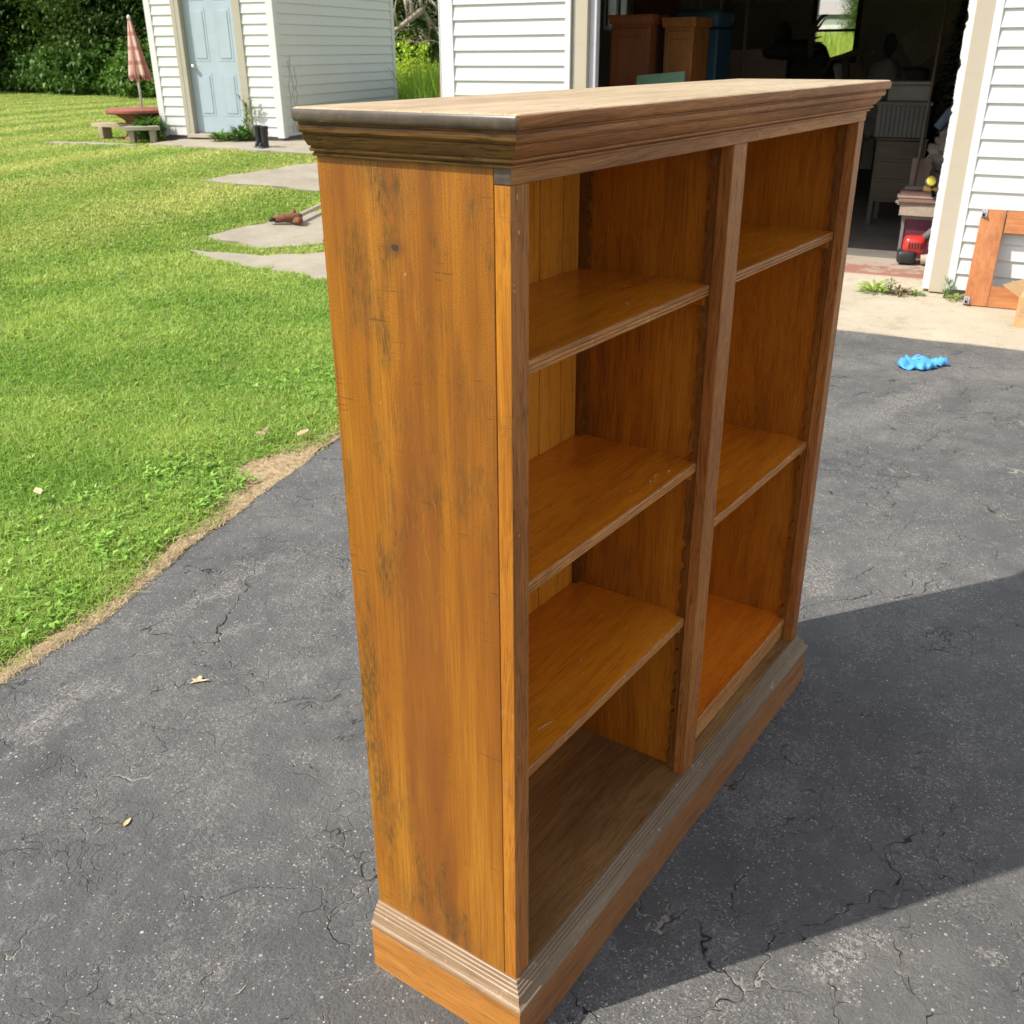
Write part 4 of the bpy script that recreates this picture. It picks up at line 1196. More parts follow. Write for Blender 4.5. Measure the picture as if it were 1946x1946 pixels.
# round mirror + palm fan + cloth heap, right of the window
e = gthing("hand_mirror", 4.0, 1.17, .0, 0, "dark upright oval mirror standing right of the back window", "mirror")
b = MB()
for i in range(1):
    bmm = bmesh.new()
    vs = [bmm.verts.new((0, .065 * math.cos(a) , 1.485 + .105 * math.sin(a))) for a in [2 * math.pi * k / 28 for k in range(28)]]
    bmm.faces.new(vs)
    rr_ = bmesh.ops.extrude_face_region(bmm, geom=bmm.faces[:])
    for v_ in rr_['geom']:
        if isinstance(v_, bmesh.types.BMVert): v_.co.x += .03
    b._merge(bmm)
b.box(.0, .03, -.02, .02, 0, 1.39)
b.build("mirror_frame", M_BLK, e)
e = gthing("wicker_fan", 4.15, .88, 0, 0, "dim fan of dried palm leaves standing in the back of the garage", "dried palm")
b = MB()
for i in range(9):
    a = R_(50 + i * 12)
    tip = (0, .05 - math.cos(a) * -.30 - .03, 1.30 + math.sin(a) * .40)
    sidev = Vector((0, -math.sin(a), math.cos(a))) * .035
    base_ = Vector((.01 * (i % 3), .05, 1.28)); tp = Vector((.01 * (i % 3), .05 + math.cos(a) * .27, 1.28 + math.sin(a) * .38)); md = base_.lerp(tp, .7)
    sd = (tp - base_).normalized().cross(Vector((1, 0, 0))) * .035
    q = [b.bm.verts.new(p) for p in (base_, md + sd, tp, md - sd)]
    q2 = [b.bm.verts.new(p + Vector((.006, 0, 0))) for p in (base_, md + sd, tp, md - sd)]
    b.bm.faces.new(q); b.bm.faces.new(q2[::-1])
    for k2 in range(4): b.bm.faces.new((q[k2], q2[k2], q2[(k2 + 1) % 4], q[(k2 + 1) % 4]))
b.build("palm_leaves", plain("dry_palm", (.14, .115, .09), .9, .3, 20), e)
MB().lathe([(.10, 0), (.14, .6), (.15, 1.25), (.10, 1.28)], (.02, .05, 0), 16).build("vase", M_DRIFT, e, True, 40)
e = gthing("dust_sheet", 3.9, 1.05, .0, 0, "crumpled grey dust sheet heaped below the dried palm", "sheet")
MB().blob((.1, .12, .98), (.22, .24, .36), .25, 2.5, 4, 14).build("cloth", plain("grey_sheet", (.16, .155, .14), .9), e, True)
# artificial fir at the right edge
e = gthing("fir_tree", 2.9, .33, 0, 0, "dark artificial fir tree standing just inside the right jamb", "artificial tree")
n_ = 2600
zz_ = rng.uniform(.55, 2.15, n_); rad_ = (2.25 - zz_) * .20 * np.sqrt(rng.uniform(.05, 1, n_)); a_ = rng.uniform(0, 2 * np.pi, n_)
V, F, T = leafy(np.cos(a_) * rad_, np.sin(a_) * rad_, zz_, rng.uniform(.05, .11, n_), rng.uniform(.012, .025, n_), a_, rng.uniform(-.5, .4, n_), np.array([.012, .022, .012]) * rng.uniform(.5, 1.5, (n_, 1)))
link("needles", fast_mesh("needles", V, F, T), M_LEAF, e)
MB().tube([(0, 0, 0), (0, 0, 2.2)], [.025, .01], 8).build("trunk", M_DRIFT, e)
# white chest on a ribbed basket, on a dresser
e = gthing("dresser", 2.5, .515, 0, 0, "dark wooden dresser at the right side inside the garage", "dresser")
M_DRES = wood("dark_dresser", 'y', (.05, .035, .022), (.085, .06, .04), (.12, .085, .055), .5, .1, .2, 0, 41, .2, .3)
MB().box(0, .45, 0, .42, .20, .72, .004).build("carcass", M_DRES, e)
MB().box(-.02, .46, -.01, .43, .722, .74, .004).build("top", M_DRES, e)
for z0 in (.23, .40, .57):
    MB().box(-.012, -.0005, .02, .40, z0, z0 + .145, .004).build("drawer", M_DRES, e)
for du, dv in ((.0, .0), (0, .38), (.4, 0), (.4, .38)):
    MB().box(du, du + .04, dv, dv + .04, 0, .20).build("leg", M_DRES, e)
e = gthing("ribbed_basket", 2.52, .515, .742, 0, "grey ribbed laundry basket on top of the dark dresser", "basket")
M_RIB = plain("grey_basket_plastic", (.13, .13, .125), .6)
b = MB(); b.box(0, .40, .02, .45, 0, .27, .004)
b.build("basket_body", M_RIB, e)
b = MB(); b.box(-.02, .42, .0, .47, .262, .290, .004); b.build("rim", M_RIB, e)
rib0 = None
for i in range(11):
    if rib0 is None: rib0 = MB().box(-.012, -.0005, 0, .016, 0, .26, .003).build("rib", M_RIB, e); o = rib0
    else: o = copy_child(rib0, "rib", e)
    o.location = (0, .03 + i * .038, 0)
e = gthing("white_chest", 2.55, .545, 1.034, 0, "pale cool box standing on the ribbed basket", "box")
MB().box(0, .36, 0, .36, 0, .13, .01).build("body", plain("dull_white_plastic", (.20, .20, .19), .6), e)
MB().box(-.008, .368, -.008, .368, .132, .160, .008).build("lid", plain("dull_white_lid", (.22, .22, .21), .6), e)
# leaning pole
e = gthing("pole", 1.15, .42, 0, 0, "long thin brown pole leaning by the book pile", "pole")
MB().tube([(0, 0, 0), (.55, .02, 1.9)], .011, 8).build("shaft", plain("brown_pole", (.10, .07, .05), .6), e, True)
# burgundy crate, planks and books, work lamp
e = gthing("crate", .98, .06, 0, 0, "dark burgundy milk crate under the pile of old magazines", "crate")
M_BURG = plain("burgundy_plastic", (.12, .022, .045), .5, .15, 30)
MB().box(0, .30, 0, .37, .0, .285, .004).build("crate_body", M_BURG, e)
b = MB()
b.box(-.012, .31, -.005, .378, .285, .318, .004); b.build("rim", plain("grey_rim", (.22, .19, .19), .7), e)
b = MB(); b.box(-.012, -.0005, .350, .374, 0, .284, .003); b.build("corner_post", plain("grey_post", (.20, .17, .18), .7), e)
zb0 = .319
bk_cols = ((.30, .24, .19), (.26, .20, .17), (.36, .32, .28), (.22, .12, .09), (.30, .26, .22), (.20, .11, .08))
hts = (.075, .012, .012, .030, .018, .028)
for i, hh in enumerate(hts):
    e = gthing("old_book", .90 + (i % 3) * .008, .03 + (i * 7 % 5) * .006, zb0, R_((i * 37 % 7) - 3) * .5, ["thick tan bottom bundle of the old magazine pile", "thin pale magazine, second from the bottom of the pile", "thin white edged magazine, third from the bottom of the pile", "dark brown book in the middle of the pile", "worn grey book near the top of the pile", "dark red brown book, topmost of the pile"][i], "book", "pile of old books and magazines inside the garage")
    wv_ = .44 if i else .43
    MB().box(.004, .296, .004, wv_ - .004, .0016, hh - .0016).build("page_block", plain("old_pages_%d" % i, tuple(min(1, c * 1.25) for c in bk_cols[i]), .9, .2, 90), e)
    MB().box(0, .30, 0, wv_, 0, .0015).box(0, .30, 0, wv_, hh - .0015, hh - .0001).box(.2965, .30, 0, wv_, .0016, hh - .0016).build("cover", plain("old_cover_%d" % i, bk_cols[i], .7, .3, 25), e)
    zb0 += hh
e = gthing("caulk_tube", .92, .15, zb0 + .024, 0, "yellow and clear plastic tube lying on top of the book pile", "tube")
b = MB(); b.tube([(0, .0, 0), (0, .16, 0)], .023, 14); b.build("barrel", plain("clear_yellow", (.50, .38, .12), .3), e, True, 40)
b = MB(); b.tube([(0, .161, 0), (0, .29, -.004)], .018, 14); b.build("grip", plain("dark_grip", (.09, .08, .09), .5), e, True, 40)
b = MB(); b.tube([(0, -.05, 0), (0, -.001, 0)], .025, 14); b.build("cap", M_CHROME, e, True, 40)
e = gthing("work_lamp", .86, .262, .575, 0, "round yellow faced hand lamp leaning above the book pile", "lamp")
rot = Matrix.Rotation(R_(-72), 3, 'Y') @ Matrix.Rotation(R_(25), 3, 'X')
bz = MB(); bz.lathe([(.036, -.020), (.042, -.004), (.042, .008), (.038, .010)], (0, 0, 0), 28)
for v_ in bz.bm.verts: v_.co = rot @ v_.co
bz.build("housing", plain("grey_housing", (.13, .12, .12), .5), e, True, 40)
fc_ = MB(); fc_.lathe([(.034, .0105), (.030, .016), (.015, .019), (.002, .020)], (0, 0, 0), 28)
for v_ in fc_.bm.verts: v_.co = rot @ v_.co
fc_.build("lens", plain("yellow_lens", (.78, .66, .10), .3, .15, 30), e, True, 40)
MB().tube([(.02, .0, 0), (.05, -.01, -.06), (.03, -.03, -.11)], [.012, .012, .016], 8).build("handle", M_BLK, e, True)
# rubble heap of papers behind
e = gthing("paper_heap", 1.45, .08, 0, 0, "untidy pale heap of bags and papers behind the book pile", "heap")
b = MB(); b.blob((.2, .18, .30), (.22, .24, .34), .3, 2.5, 4, 5); b.blob((.2, .12, .68), (.20, .20, .16), .5, 3.5, 4, 8); b.blob((.22, .10, .82), (.18, .16, .09), .6, 4, 3, 11)
b.build("bags", plain("grey_paper", (.22, .19, .165), .9, .35, 14, bumps=.6, bscale=25), e, True)
e = gthing("leaning_board", 1.38, .335, 0, 0, "dull cardboard sheet standing behind the yellow lamp", "board")
MB().box(0, .012, 0, .14, 0, .68).build("sheet", M_CARD0, e)
e = gthing("blue_cloth", 1.7, .13, .93, 0, "faded blue cloth draped at the right side of the garage", "cloth")
b = MB(); b.tube([(0, .24, -.05), (.02, .16, .06), (.03, .06, .16), (.02, -.02, .17)], [.035, .045, .04, .03], 9); b.build("drape", plain("faded_denim", (.10, .13, .19), .9), e, True)
b = MB(); b.tube([(.0, -.01, .25), (0, .03, .23), (0, .04, .29), (0, .0, .33), (0, -.03, .30)], .008, 7); b.build("loop", plain("blue_strap", (.02, .08, .16), .6), e, True)
e = gthing("dark_shelving", 2.3, -.42, 0, 0, "dark loaded shelving along the right side of the garage", "shelving")
for du, dv in ((0, 0), (0, .74), (.4, 0), (.4, .74)): MB().box(du, du + .03, dv, dv + .03, 0, 2.1).build("post", M_DARKMET, e)
for z0 in (.3, .8, 1.3, 1.8): MB().box(0, .43, 0, .77, z0, z0 + .03).build("shelf", M_DARKMET, e)
# shovel handles, frames hanging at the back
e = gthing("picture_frame", 3.2, 2.40, 0, 0, "dim empty wooden frame leaning left of the back window", "frame")
for a_, b_ in (((0, 0, 0), (.2, .05, 1.95)), ((0, .26, 0), (.2, .31, 1.95))): MB().tube([a_, b_], .018, 4).build("rail", M_DW, e)
MB().tube([(.2, .04, 1.93), (.2, .32, 1.93)], .018, 4).build("rail", M_DW, e)

# string trimmer engine on the floor edge
e = gthing("string_trimmer", .74, .29, 0, R_(8), "red and black string trimmer engine lying on the garage sill", "trimmer")
M_TRED = plain("glossy_red_plastic", (.55, .035, .03), .30, .08, 20, .5, 0, .4)
M_TBLK = plain("black_plastic", (.03, .03, .032), .45, .2, 30)
b = MB(); b.box(-.075, .085, -.075, .085, .075, .205, .045, 4); b.build("engine_cover", M_TRED, e, True, 60)
b = MB(); b.box(-.090, .06, -.02, .115, .012, .105, .028, 3); b.build("starter_housing", M_TBLK, e, True, 60)
for i in range(5):
    MB().box(-.0795, -.0755, -.045 + i * .020, -.036 + i * .020, .12, .165, .001).build("cooling_slot", M_TBLK, e)
b = MB(); b.tube([(-.05, -.055, .045), (-.055, -.125, .055)], [.036, .033], 16); b.build("fuel_tank", plain("cloudy_plastic", (.50, .40, .30), .4), e, True, 50)
b = MB(); b.tube([(.03, -.04, .16), (.05, -.12, .25), (.07, -.23, .38)], [.032, .026, .014], 10); b.build("shaft", plain("grey_shaft", (.15, .14, .14), .5), e, True)

# ------------------------------------------------------------------ orange crate frame, carton, glove by the garage
M_OR = wood("orange_pine", 'z', (.24, .075, .02), (.42, .15, .045), (.54, .22, .08), .5, .15, .45, 0, 51, 1.2, .3)
M_ORX = wood("orange_pine_rail", 'y', (.22, .07, .02), (.40, .14, .04), (.52, .21, .07), .5, .15, .4, 0, 53, 1.2, .3)
p0 = gw(-.25, -.165)
fr = empty("bed_frame_end", (p0[0], p0[1], gtz(-.25, -.2) + .012), A7, "orange stained wooden frame with casters leaning on the white siding", "wooden frame")
tilt = empty("frame_panel", (0, 0, 0)); 
LEAN = math.atan2(.205, .565)
def fbox(name, y0, y1, z0, z1, mat, x0=0, x1=.030):
    b = MB(); b.box(x0, x1, y0, y1, z0, z1, .002)
    Mx = Matrix.Rotation(LEAN, 3, 'Y')
    for v_ in b.bm.verts: v_.co = Mx @ v_.co
    return b.build(name, mat, fr)
bpy.data.objects.remove(tilt)
fbox("post", -.143, 0, 0, .605, M_OR)
fbox("top_rail", -1.15, -.150, .465, .603, M_ORX, .006, .030)
fbox("bottom_rail", -1.15, -.1445, .0, .132, M_ORX, .003, .030)
fbox("post", -1.30, -1.151, 0, .605, M_OR)
def caster(y, z):
    b = MB(); b.box(-.008, -.0005, y - .036, y, z, z + .048, .002)
    Mx = Matrix.Rotation(LEAN, 3, 'Y')
    c = MB(); c.tube([(-.020, y - .024, z + .020), (-.020, y - .008, z + .020)], .016, 14)
    for v_ in b.bm.verts: v_.co = Mx @ v_.co
    for v_ in c.bm.verts: v_.co = Mx @ v_.co
    o = b.build("caster_plate", M_CHROME, fr)
    c.build("caster_wheel", M_DARKMET, o, True, 40)
    d = MB(); d.tube([(-.008, y - .018, z + .026), (-.05, y - .018, z + .022)], [.010, .007], 10)
    for v_ in d.bm.verts: v_.co = Mx @ v_.co
    d.build("caster_stem", M_CHROME, o, True, 40)
caster(.0, .553); caster(-.002, .004)

M_CARD = plain("brown_cardboard", (.46, .29, .14), .85, .10, 10)
p0 = gw(-.69, -.488)
cb = empty("cardboard_box", (p0[0], p0[1], gtz(-.69, -.5) + .007), A7 + R_(-24), "open brown cardboard box at the right edge in front of the orange frame", "box")
hb = .175
MB().box(-.0, .004, -.42, 0, 0, hb).build("side", M_CARD, cb)
MB().box(.0045, .36, -.0045, 0, 0, hb).build("side", M_CARD, cb)
MB().box(.0045, .36, -.42, -.416, 0, hb).build("side", M_CARD, cb)
MB().box(.356, .36, -.4155, -.005, 0, hb).build("side", M_CARD, cb)
MB().box(.005, .355, -.415, -.005, .001, .004).build("bottom", M_CARD, cb)
def flap(pts, th=.004):
    b = MB(); bm_ = b.bm
    A = [bm_.verts.new(p) for p in pts]; B = [bm_.verts.new((p[0], p[1], p[2] - th)) for p in pts]
    bm_.faces.new(A); bm_.faces.new(B[::-1])
    for i in range(4): bm_.faces.new((A[i], B[i], B[(i + 1) % 4], A[(i + 1) % 4]))
    b.build("flap", M_CARD, cb)
flap([(0, -.42, hb + .001), (0, 0, hb + .001), (-.13, .0, hb - .03), (-.13, -.42, hb - .03)]) if False else None
flap([(.005, .0005, hb), (.355, .0005, hb), (.34, .12, hb + .05), (.02, .12, hb + .05)])
flap([(.001, -.415, hb + .002), (.001, -.005, hb + .002), (.07, -.01, hb + .085), (.07, -.41, hb + .085)])
MB().box(-.0008, -.0002, -.045, -.022, .085, .115).box(-.0008, -.0002, -.045, -.022, .06, .075).build("printed_mark", plain("faded_print", (.42, .26, .13), .9), cb)

# blue nitrile glove, crumpled
def glove():
    from mathutils import noise
    ol = [(-.115, .005), (-.110, .045), (-.085, .060), (-.055, .075), (-.035, .105), (-.005, .100), (.020, .125), (.052, .150), (.062, .110), (.075, .085), (.100, .080), (.112, .068), (.135, .070), (.160, .045), (.165, .020),
          (.130, .022), (.105, .012), (.085, -.002), (.080, .018), (.070, -.015), (.040, -.022), (.010, -.030), (-.025, -.045), (-.045, -.035), (-.030, -.012), (-.055, -.022), (-.090, -.030), (-.112, -.018)]
    bm = bmesh.new()
    f = bm.faces.new([bm.verts.new((x, y, 0)) for x, y in ol])
    bmesh.ops.triangulate(bm, faces=[f])
    for _ in range(3): bmesh.ops.subdivide_edges(bm, edges=[e for e in bm.edges if e.calc_length() > .012], cuts=1, use_grid_fill=False)
    bmesh.ops.triangulate(bm, faces=bm.faces[:])
    for v in bm.verts:
        bnd = v.is_boundary
        h = .016 + .030 * noise.noise(Vector((v.co.x * 24, v.co.y * 20, 1.3))) + .011 * noise.noise(Vector((v.co.x * 52, v.co.y * 52, 4)))
        v.co.z = max(.003, h) if not bnd else max(.002, .006 + .014 * noise.noise(Vector((v.co.x * 30, v.co.y * 30, 7))))
    for v in bm.verts: v.co.x *= .98; v.co.y *= 1.35; v.co.z *= 1.30
    me = bpy.data.meshes.new("glove"); bm.to_mesh(me); bm.free()
    for p in me.polygons: p.use_smooth = True
    e = empty("glove", (4.36, .475, tz(4.36, .47) + .002), R_(-52), "crumpled bright blue rubber glove lying on the asphalt", "glove")
    o = link("glove_skin", me, plain("blue_nitrile", (.09, .36, .72), .55, .22, 40, .3, 0, 0, .7, 70), e)
    s = o.modifiers.new("thickness", 'SOLIDIFY'); s.thickness = .002
    MB().blob((.01, .085, .040), (.012, .004, .003), .3, 3, 2, 1).build("red_mark", plain("red_print", (.30, .10, .09), .6), e)
glove()

# weeds at the foot of the apron joint
def weed(x, y, n, size, h, tint, label, upright_=.5, grp=None):
    a = rng.uniform(0, 2 * np.pi, n); rad = rng.uniform(0, size * .35, n)
    V, F, T = leafy(np.cos(a) * rad, np.sin(a) * rad, rng.uniform(0, h, n), rng.uniform(.4, 1, n) * size * .5, rng.uniform(.06, .16, n) * size, a, rng.uniform(.1, .4 + upright_, n), np.array(tint) * rng.uniform(.6, 1.4, (n, 1)))
    e = empty("weed", (x, y, tz(x, y) + .003), 0, label, "weed", grp)
    link("foliage", fast_mesh("foliage", V, F, T), M_WEED, e)
    b = MB()
    for k2 in range(4):
        aa_ = k2 * 1.7
        b.tube([(0, 0, 0), (math.cos(aa_) * size * .1, math.sin(aa_) * size * .1, h * .5), (math.cos(aa_) * size * .2, math.sin(aa_) * size * .2, h)], [.003, .002, .001], 5)
    b.build("stem", plain("weed_stem_%d" % int(x * 1000), (.16, .22, .06), .7), e)
    return e
def gweed(u, v, *a, **k): p = gw(u, v); return weed(p[0], p[1], *a, **k)
gweed(-.12, .405, 70, .20, .05, (.36, .52, .10), "spreading light green weed in the apron joint beside the bookcase")
gweed(-.10, .31, 30, .10, .10, (.20, .30, .06), "upright tufted weed in the apron joint next to the spreading one", .9)
gweed(-.11, .25, 60, .16, .03, (.26, .20, .12), "dry brownish weed patch in the middle of the apron joint")
gweed(-.08, .145, 34, .12, .02, (.22, .36, .06), "small flat green weed near the white jamb")
gweed(-.06, -.05, 40, .10, .13, (.10, .22, .05), "dark green weed growing up at the foot of the right jamb", .9)
gweed(-.14, -.115, 30, .14, .03, (.30, .38, .10), "pale trailing weed between the jamb and the orange frame")

# ------------------------------------------------------------------ SHED
ZS0 = .335
shed = empty("shed", (S0[0], S0[1], ZS0), A17, "small white vinyl sided shed with a pale blue panelled door", "shed")
SH = 2.75; SWD = 1.93; SLN = 3.83
MB().box(.0, SLN, .0, .530, .10, SH).box(.0, SLN, 1.470, SWD, .10, SH).box(.0, SLN, .530, 1.470, 2.11, SH).box(.11, SLN, .530, 1.470, .10, 2.11).build("core_wall", core, shed)
EXP = .1275
def scourses(y0, y1):
    z = .062
    while z < SH - .02:
        course(y0, y1, EXP, "siding_course", shed, M_VINYL, z); z += EXP
scourses(.078, .470); scourses(1.530, 1.862)
z = 2.19
while z < SH: course(.470, 1.530, EXP, "siding_course", shed, M_VINYL, z); z += EXP
# side wall courses (facing -v): same profile turned
side0 = None
z = .062
while z < SH - .02:
    if side0 is None:
        prof = [(.0, 0), (-.0170, 0), (-.0185, .0022), (-.0180, .007), (-.0030, EXP), (-.0030, EXP + .003), (.0, EXP + .003)]
        b = MB(); b.prism(prof, 'x', .078, SLN - .09); side0 = b.build("siding_course", M_VINYL, shed); o = side0
    else: o = copy_child(side0, "siding_course", shed)
    o.location = (0, 0, z); z += EXP
def lpost(name, u, v, du, dv):
    b = MB(); b.box(min(u, u + du), max(u, u + du), v - .0 if dv > 0 else v - .020, v + .020 if dv > 0 else v, .045, SH, .003)
    return b
MB().box(-.024, -.002, -.022, .080, .045, SH, .003).box(-.0018, .080, -.024, -.002, .045, SH, .003).build("corner_trim", M_TRIM, shed)
MB().box(-.024, -.002, 1.862, 1.955, .045, SH, .003).box(-.0018, .08, 1.932, 1.955, .045, SH, .003).build("corner_trim", M_TRIM, shed)
MB().box(SLN - .092, SLN + .022, -.024, -.002, .045, SH, .003).build("corner_trim", M_TRIM, shed)
# door frame, reveal, slab, raised panels, knob
MB().box(-.030, .0, 1.470, 1.532, .03, 2.17, .003).box(-.030, .0, .468, .530, .03, 2.17, .003).box(-.030, .0, .530, 1.470, 2.11, 2.17, .003).build("door_frame", M_BEIGE, shed)
MB().box(-.050, .10, .5305, 1.4695, .035, .085, .004).build("door_sill", M_CREAM, shed)
MB().box(-.026, .10, 1.405, 1.4695, .086, 2.109, .002).box(-.026, .10, .5305, .588, .086, 2.109, .002).build("door_jamb", M_BEIGE, shed)
DZ = .100
door = MB().box(-.012, .028, .590, 1.403, DZ, DZ + 2.005, .002).build("door", M_DOOR, shed)
door.location.x = .075
for (v0, v1) in ((.685, .925), (1.068, 1.308)):
    for (z0, z1) in ((.235, .785), (.935, 1.590), (1.68, 1.90)):
        b = MB()
        b.box(-.0150, -.0121, v0, v1, DZ + z0 - .02, DZ + z1 - .02, .0028, 1); o = b.build("door_panel", M_DOOR, door)
        b = MB(); b.box(-.0205, -.0152, v0 + .035, v1 - .035, DZ + z0 + .015, DZ + z1 - .055, .0050, 2); b.build("raised_field", M_DOOR, door) if False else b.build("door_panel", M_DOOR, door)
b = MB(); b.tube([(-.012, 1.318, .945), (-.035, 1.318, .945), (-.050, 1.318, .945), (-.070, 1.318, .945), (-.080, 1.318, .945)], [.030, .012, .024, .030, .018], 16); b.build("knob", M_CHROME, door, True, 50)
MB().box(.02, SLN - .02, .02, SWD - .02, -.08, .098).build("foundation", M_FOUND, shed)
b = MB(); b.prism([(-.30, SH + .002), (SWD + .30, SH + .002), (SWD / 2, SH + .75)], 'x', -.30, SLN + .30); b.build("roof", M_ROOF, shed)
MB().box(-.30, SLN + .3, -.30, SWD + .30, SH - .02, SH).build("soffit", M_TRIM, shed)
# vine stains on the side: thin dry stems
b = MB()
r = random.Random(9)
for xx in (.25, .33, .42):
    p = [(xx, -.019, .10)]
    zq = .10
    while zq < 1.15 - .3 * r.random():
        zq += .07; p.append((xx + r.uniform(-.035, .035), -.0195, zq))
    b.tube(p, .0035, 5)
vn = empty("dry_vine", (S0[0], S0[1], ZS0), A17, "thin dry vine stems clinging to the shed side wall near the corner", "vine")
b.build("stems", plain("dry_vine_stem", (.40, .38, .34), .9), vn)

# boots
M_BOOT = plain("black_rubber", (.018, .019, .024), .35, .2, 20, .5)
def boot(x, y, rz, label):
    e = empty("rubber_boot", (x, y, tz(x, y) + .015), rz, label, "boot", "pair of black rubber boots by the shed door")
    e.scale = (.80, .80, .80)
    b = MB()
    rings = [(.052, .02), (.050, .08), (.052, .16), (.060, .26), (.066, .31), (.064, .318), (.056, .318), (.050, .25)]
    b.lathe(rings, (0, 0, 0), 16)
    b.build("shaft", M_BOOT, e, True, 50)
    b = MB(); b.blob((-.075, 0, .040), (.105, .045, .042), .05, 2, 3, 1); b.build("foot", M_BOOT, e, True)
    MB().box(-.18, .05, -.045, .045, 0, .018, .006).build("sole", plain("grey_sole", (.12, .13, .16), .6), e)
    return e
boot(8.46, 9.90, A17 + .25, "left one of two black rubber boots standing by the shed door")
boot(8.44, 9.76, A17 - .05, "right one of two black rubber boots, nearest the shed corner")
bpy.context.view_layer.update()

# shed-foot plants
def sw_(u, v): return (S0[0] + SU[0] * u + SV[0] * v, S0[1] + SU[1] * u + SV[1] * v)
p = sw_(-.18, .56); weed(p[0], p[1], 180, .34, .13, (.11, .24, .05), "leafy green weed at the right foot of the blue shed door", .8)
p = sw_(-.22, .86); weed(p[0], p[1], 120, .34, .08, (.14, .26, .05), "low green weed on the slab in front of the shed door", .5)
p = sw_(-.22, 2.02); weed(p[0], p[1], 420, .42, .22, (.12, .25, .05), "bushy green weed at the left corner of the shed", .8)
p = sw_(-.10, .48); weed(p[0], p[1], 60, .28, .55, (.16, .26, .09), "tall thin weed climbing beside the shed door frame", 1.0)

# ------------------------------------------------------------------ patio table, benches, umbrella
M_CRED = concrete_mat("red_painted_concrete", (.30, .10, .08), (.40, .15, .12), (.2, .07, .05))
M_CTAN = concrete_mat("tan_bench_concrete", (.42, .32, .24), (.50, .40, .30))
TX, TY = 8.68, 12.62
tb_ = empty("patio_table", (TX, TY, ZS0), A17, "low round red concrete garden table beside the shed", "table")
MB().lathe([(.02, .33), (.43, .335), (.46, .355), (.46, .385), (.44, .40), (.02, .405)], (0, 0, 0), 36).build("table_top", M_CRED, tb_, True, 40)
MB().lathe([(.26, 0), (.22, .05), (.17, .16), (.22, .25), (.34, .329)], (0, 0, 0), 24).build("pedestal", M_CRED, tb_, True, 40)
def bench(cx, cy, rz, label, ln=.60, col=None):
    e = empty("garden_bench", (cx, cy, ZS0), rz, label, "bench", "curved benches round the red table")
    b = MB(); n = 14
    A, B = [], []
    bm_ = b.bm
    Rr = .85; w_ = .13
    for i in range(n + 1):
        a = (i / n - .5) * ln / Rr * 1.25
        for rr_, lst in ((Rr - w_, A), (Rr + w_, B)):
            x_, y_ = -rr_ * math.cos(a) + Rr, rr_ * math.sin(a)
            lst.append((bm_.verts.new((x_, y_, .160)), bm_.verts.new((x_, y_, .205))))
    for i in range(n):
        bm_.faces.new((A[i][1], B[i][1], B[i + 1][1], A[i + 1][1])); bm_.faces.new((A[i][0], A[i + 1][0], B[i + 1][0], B[i][0]))
        bm_.faces.new((A[i][0], A[i][1], A[i + 1][1], A[i + 1][0])); bm_.faces.new((B[i][0], B[i + 1][0], B[i + 1][1], B[i][1]))
    for i in (0, n): bm_.faces.new((A[i][0], B[i][0], B[i][1], A[i][1]))
    b.build("seat", col or M_CTAN, e)
    for s in (-1, 1):
        MB().box(-.09, .12, s * ln * .38 - .035, s * ln * .38 + .035, 0, .159, .006).build("leg", col or M_CTAN, e)
    return e
bench(8.47, 12.80, A17 + R_(0), "long curved tan bench in front of the red table", .78)
bench(8.22, 11.98, A17 + R_(28), "short pale bench seat right of the long tan bench, by the weeds", .36, M_SLAB)
um = empty("patio_umbrella", (8.68, 12.53, ZS0 + .40), A17, "closed pink and cream striped umbrella standing in the red table", "umbrella")
MB().tube([(0, 0, -.06), (.0, .0, .80)], .016, 10).build("pole", plain("pale_pole", (.62, .62, .64), .4), um, True)
def umb_mat():
    t = NT("pink_striped_canvas"); P = t.P; s_ = t.sep(P)
    ang = t.ma('ARCTAN2', s_[1], s_[0])
    st = t.ma('SINE', t.ma('MULTIPLY', ang, 5.0))
    hz = t.ma('SINE', t.ma('MULTIPLY', s_[2], 34.0))
    c = t.mix(t.mr(st, -.1, .1), (.42, .16, .15), (.66, .46, .36))
    c = t.mix(t.ma('MULTIPLY', t.mr(hz, .55, .7), .7), c, (.36, .12, .11))
    return t.done(c, .9)
b = MB(); bm_ = b.bm
nseg, nr = 14, 48
prev = None
rows = []
for i in range(nseg + 1):
    t = i / nseg
    z_ = 1.16 - t * .78 if False else 1.17 - t * .775
    ring = []
    for k2 in range(nr):
        a = 2 * math.pi * k2 / nr
        rr_ = (.012 + .135 * t ** .8) * (1 + .30 * t * math.sin(8 * a + .6 * t)) * (1 - .25 * (t > .93))
        ring.append(bm_.verts.new((rr_ * math.cos(a) * .8, rr_ * math.sin(a) - .045 * t, z_ - .04 * t * math.sin(8 * a) + .015 * math.sin(5 * a))))
    rows.append(ring)
for a_, c_ in zip(rows, rows[1:]):
    for k2 in range(nr): bm_.faces.new((a_[k2], a_[(k2 + 1) % nr], c_[(k2 + 1) % nr], c_[k2]))
bm_.faces.new(rows[0])
b.build("canopy", umb_mat(), um, True)
MB().lathe([(.008, 1.14), (.024, 1.16), (.022, 1.19), (.008, 1.205)], (0, 0, 0), 12).build("finial", plain("white_cap", (.7, .7, .72), .4), um, True)

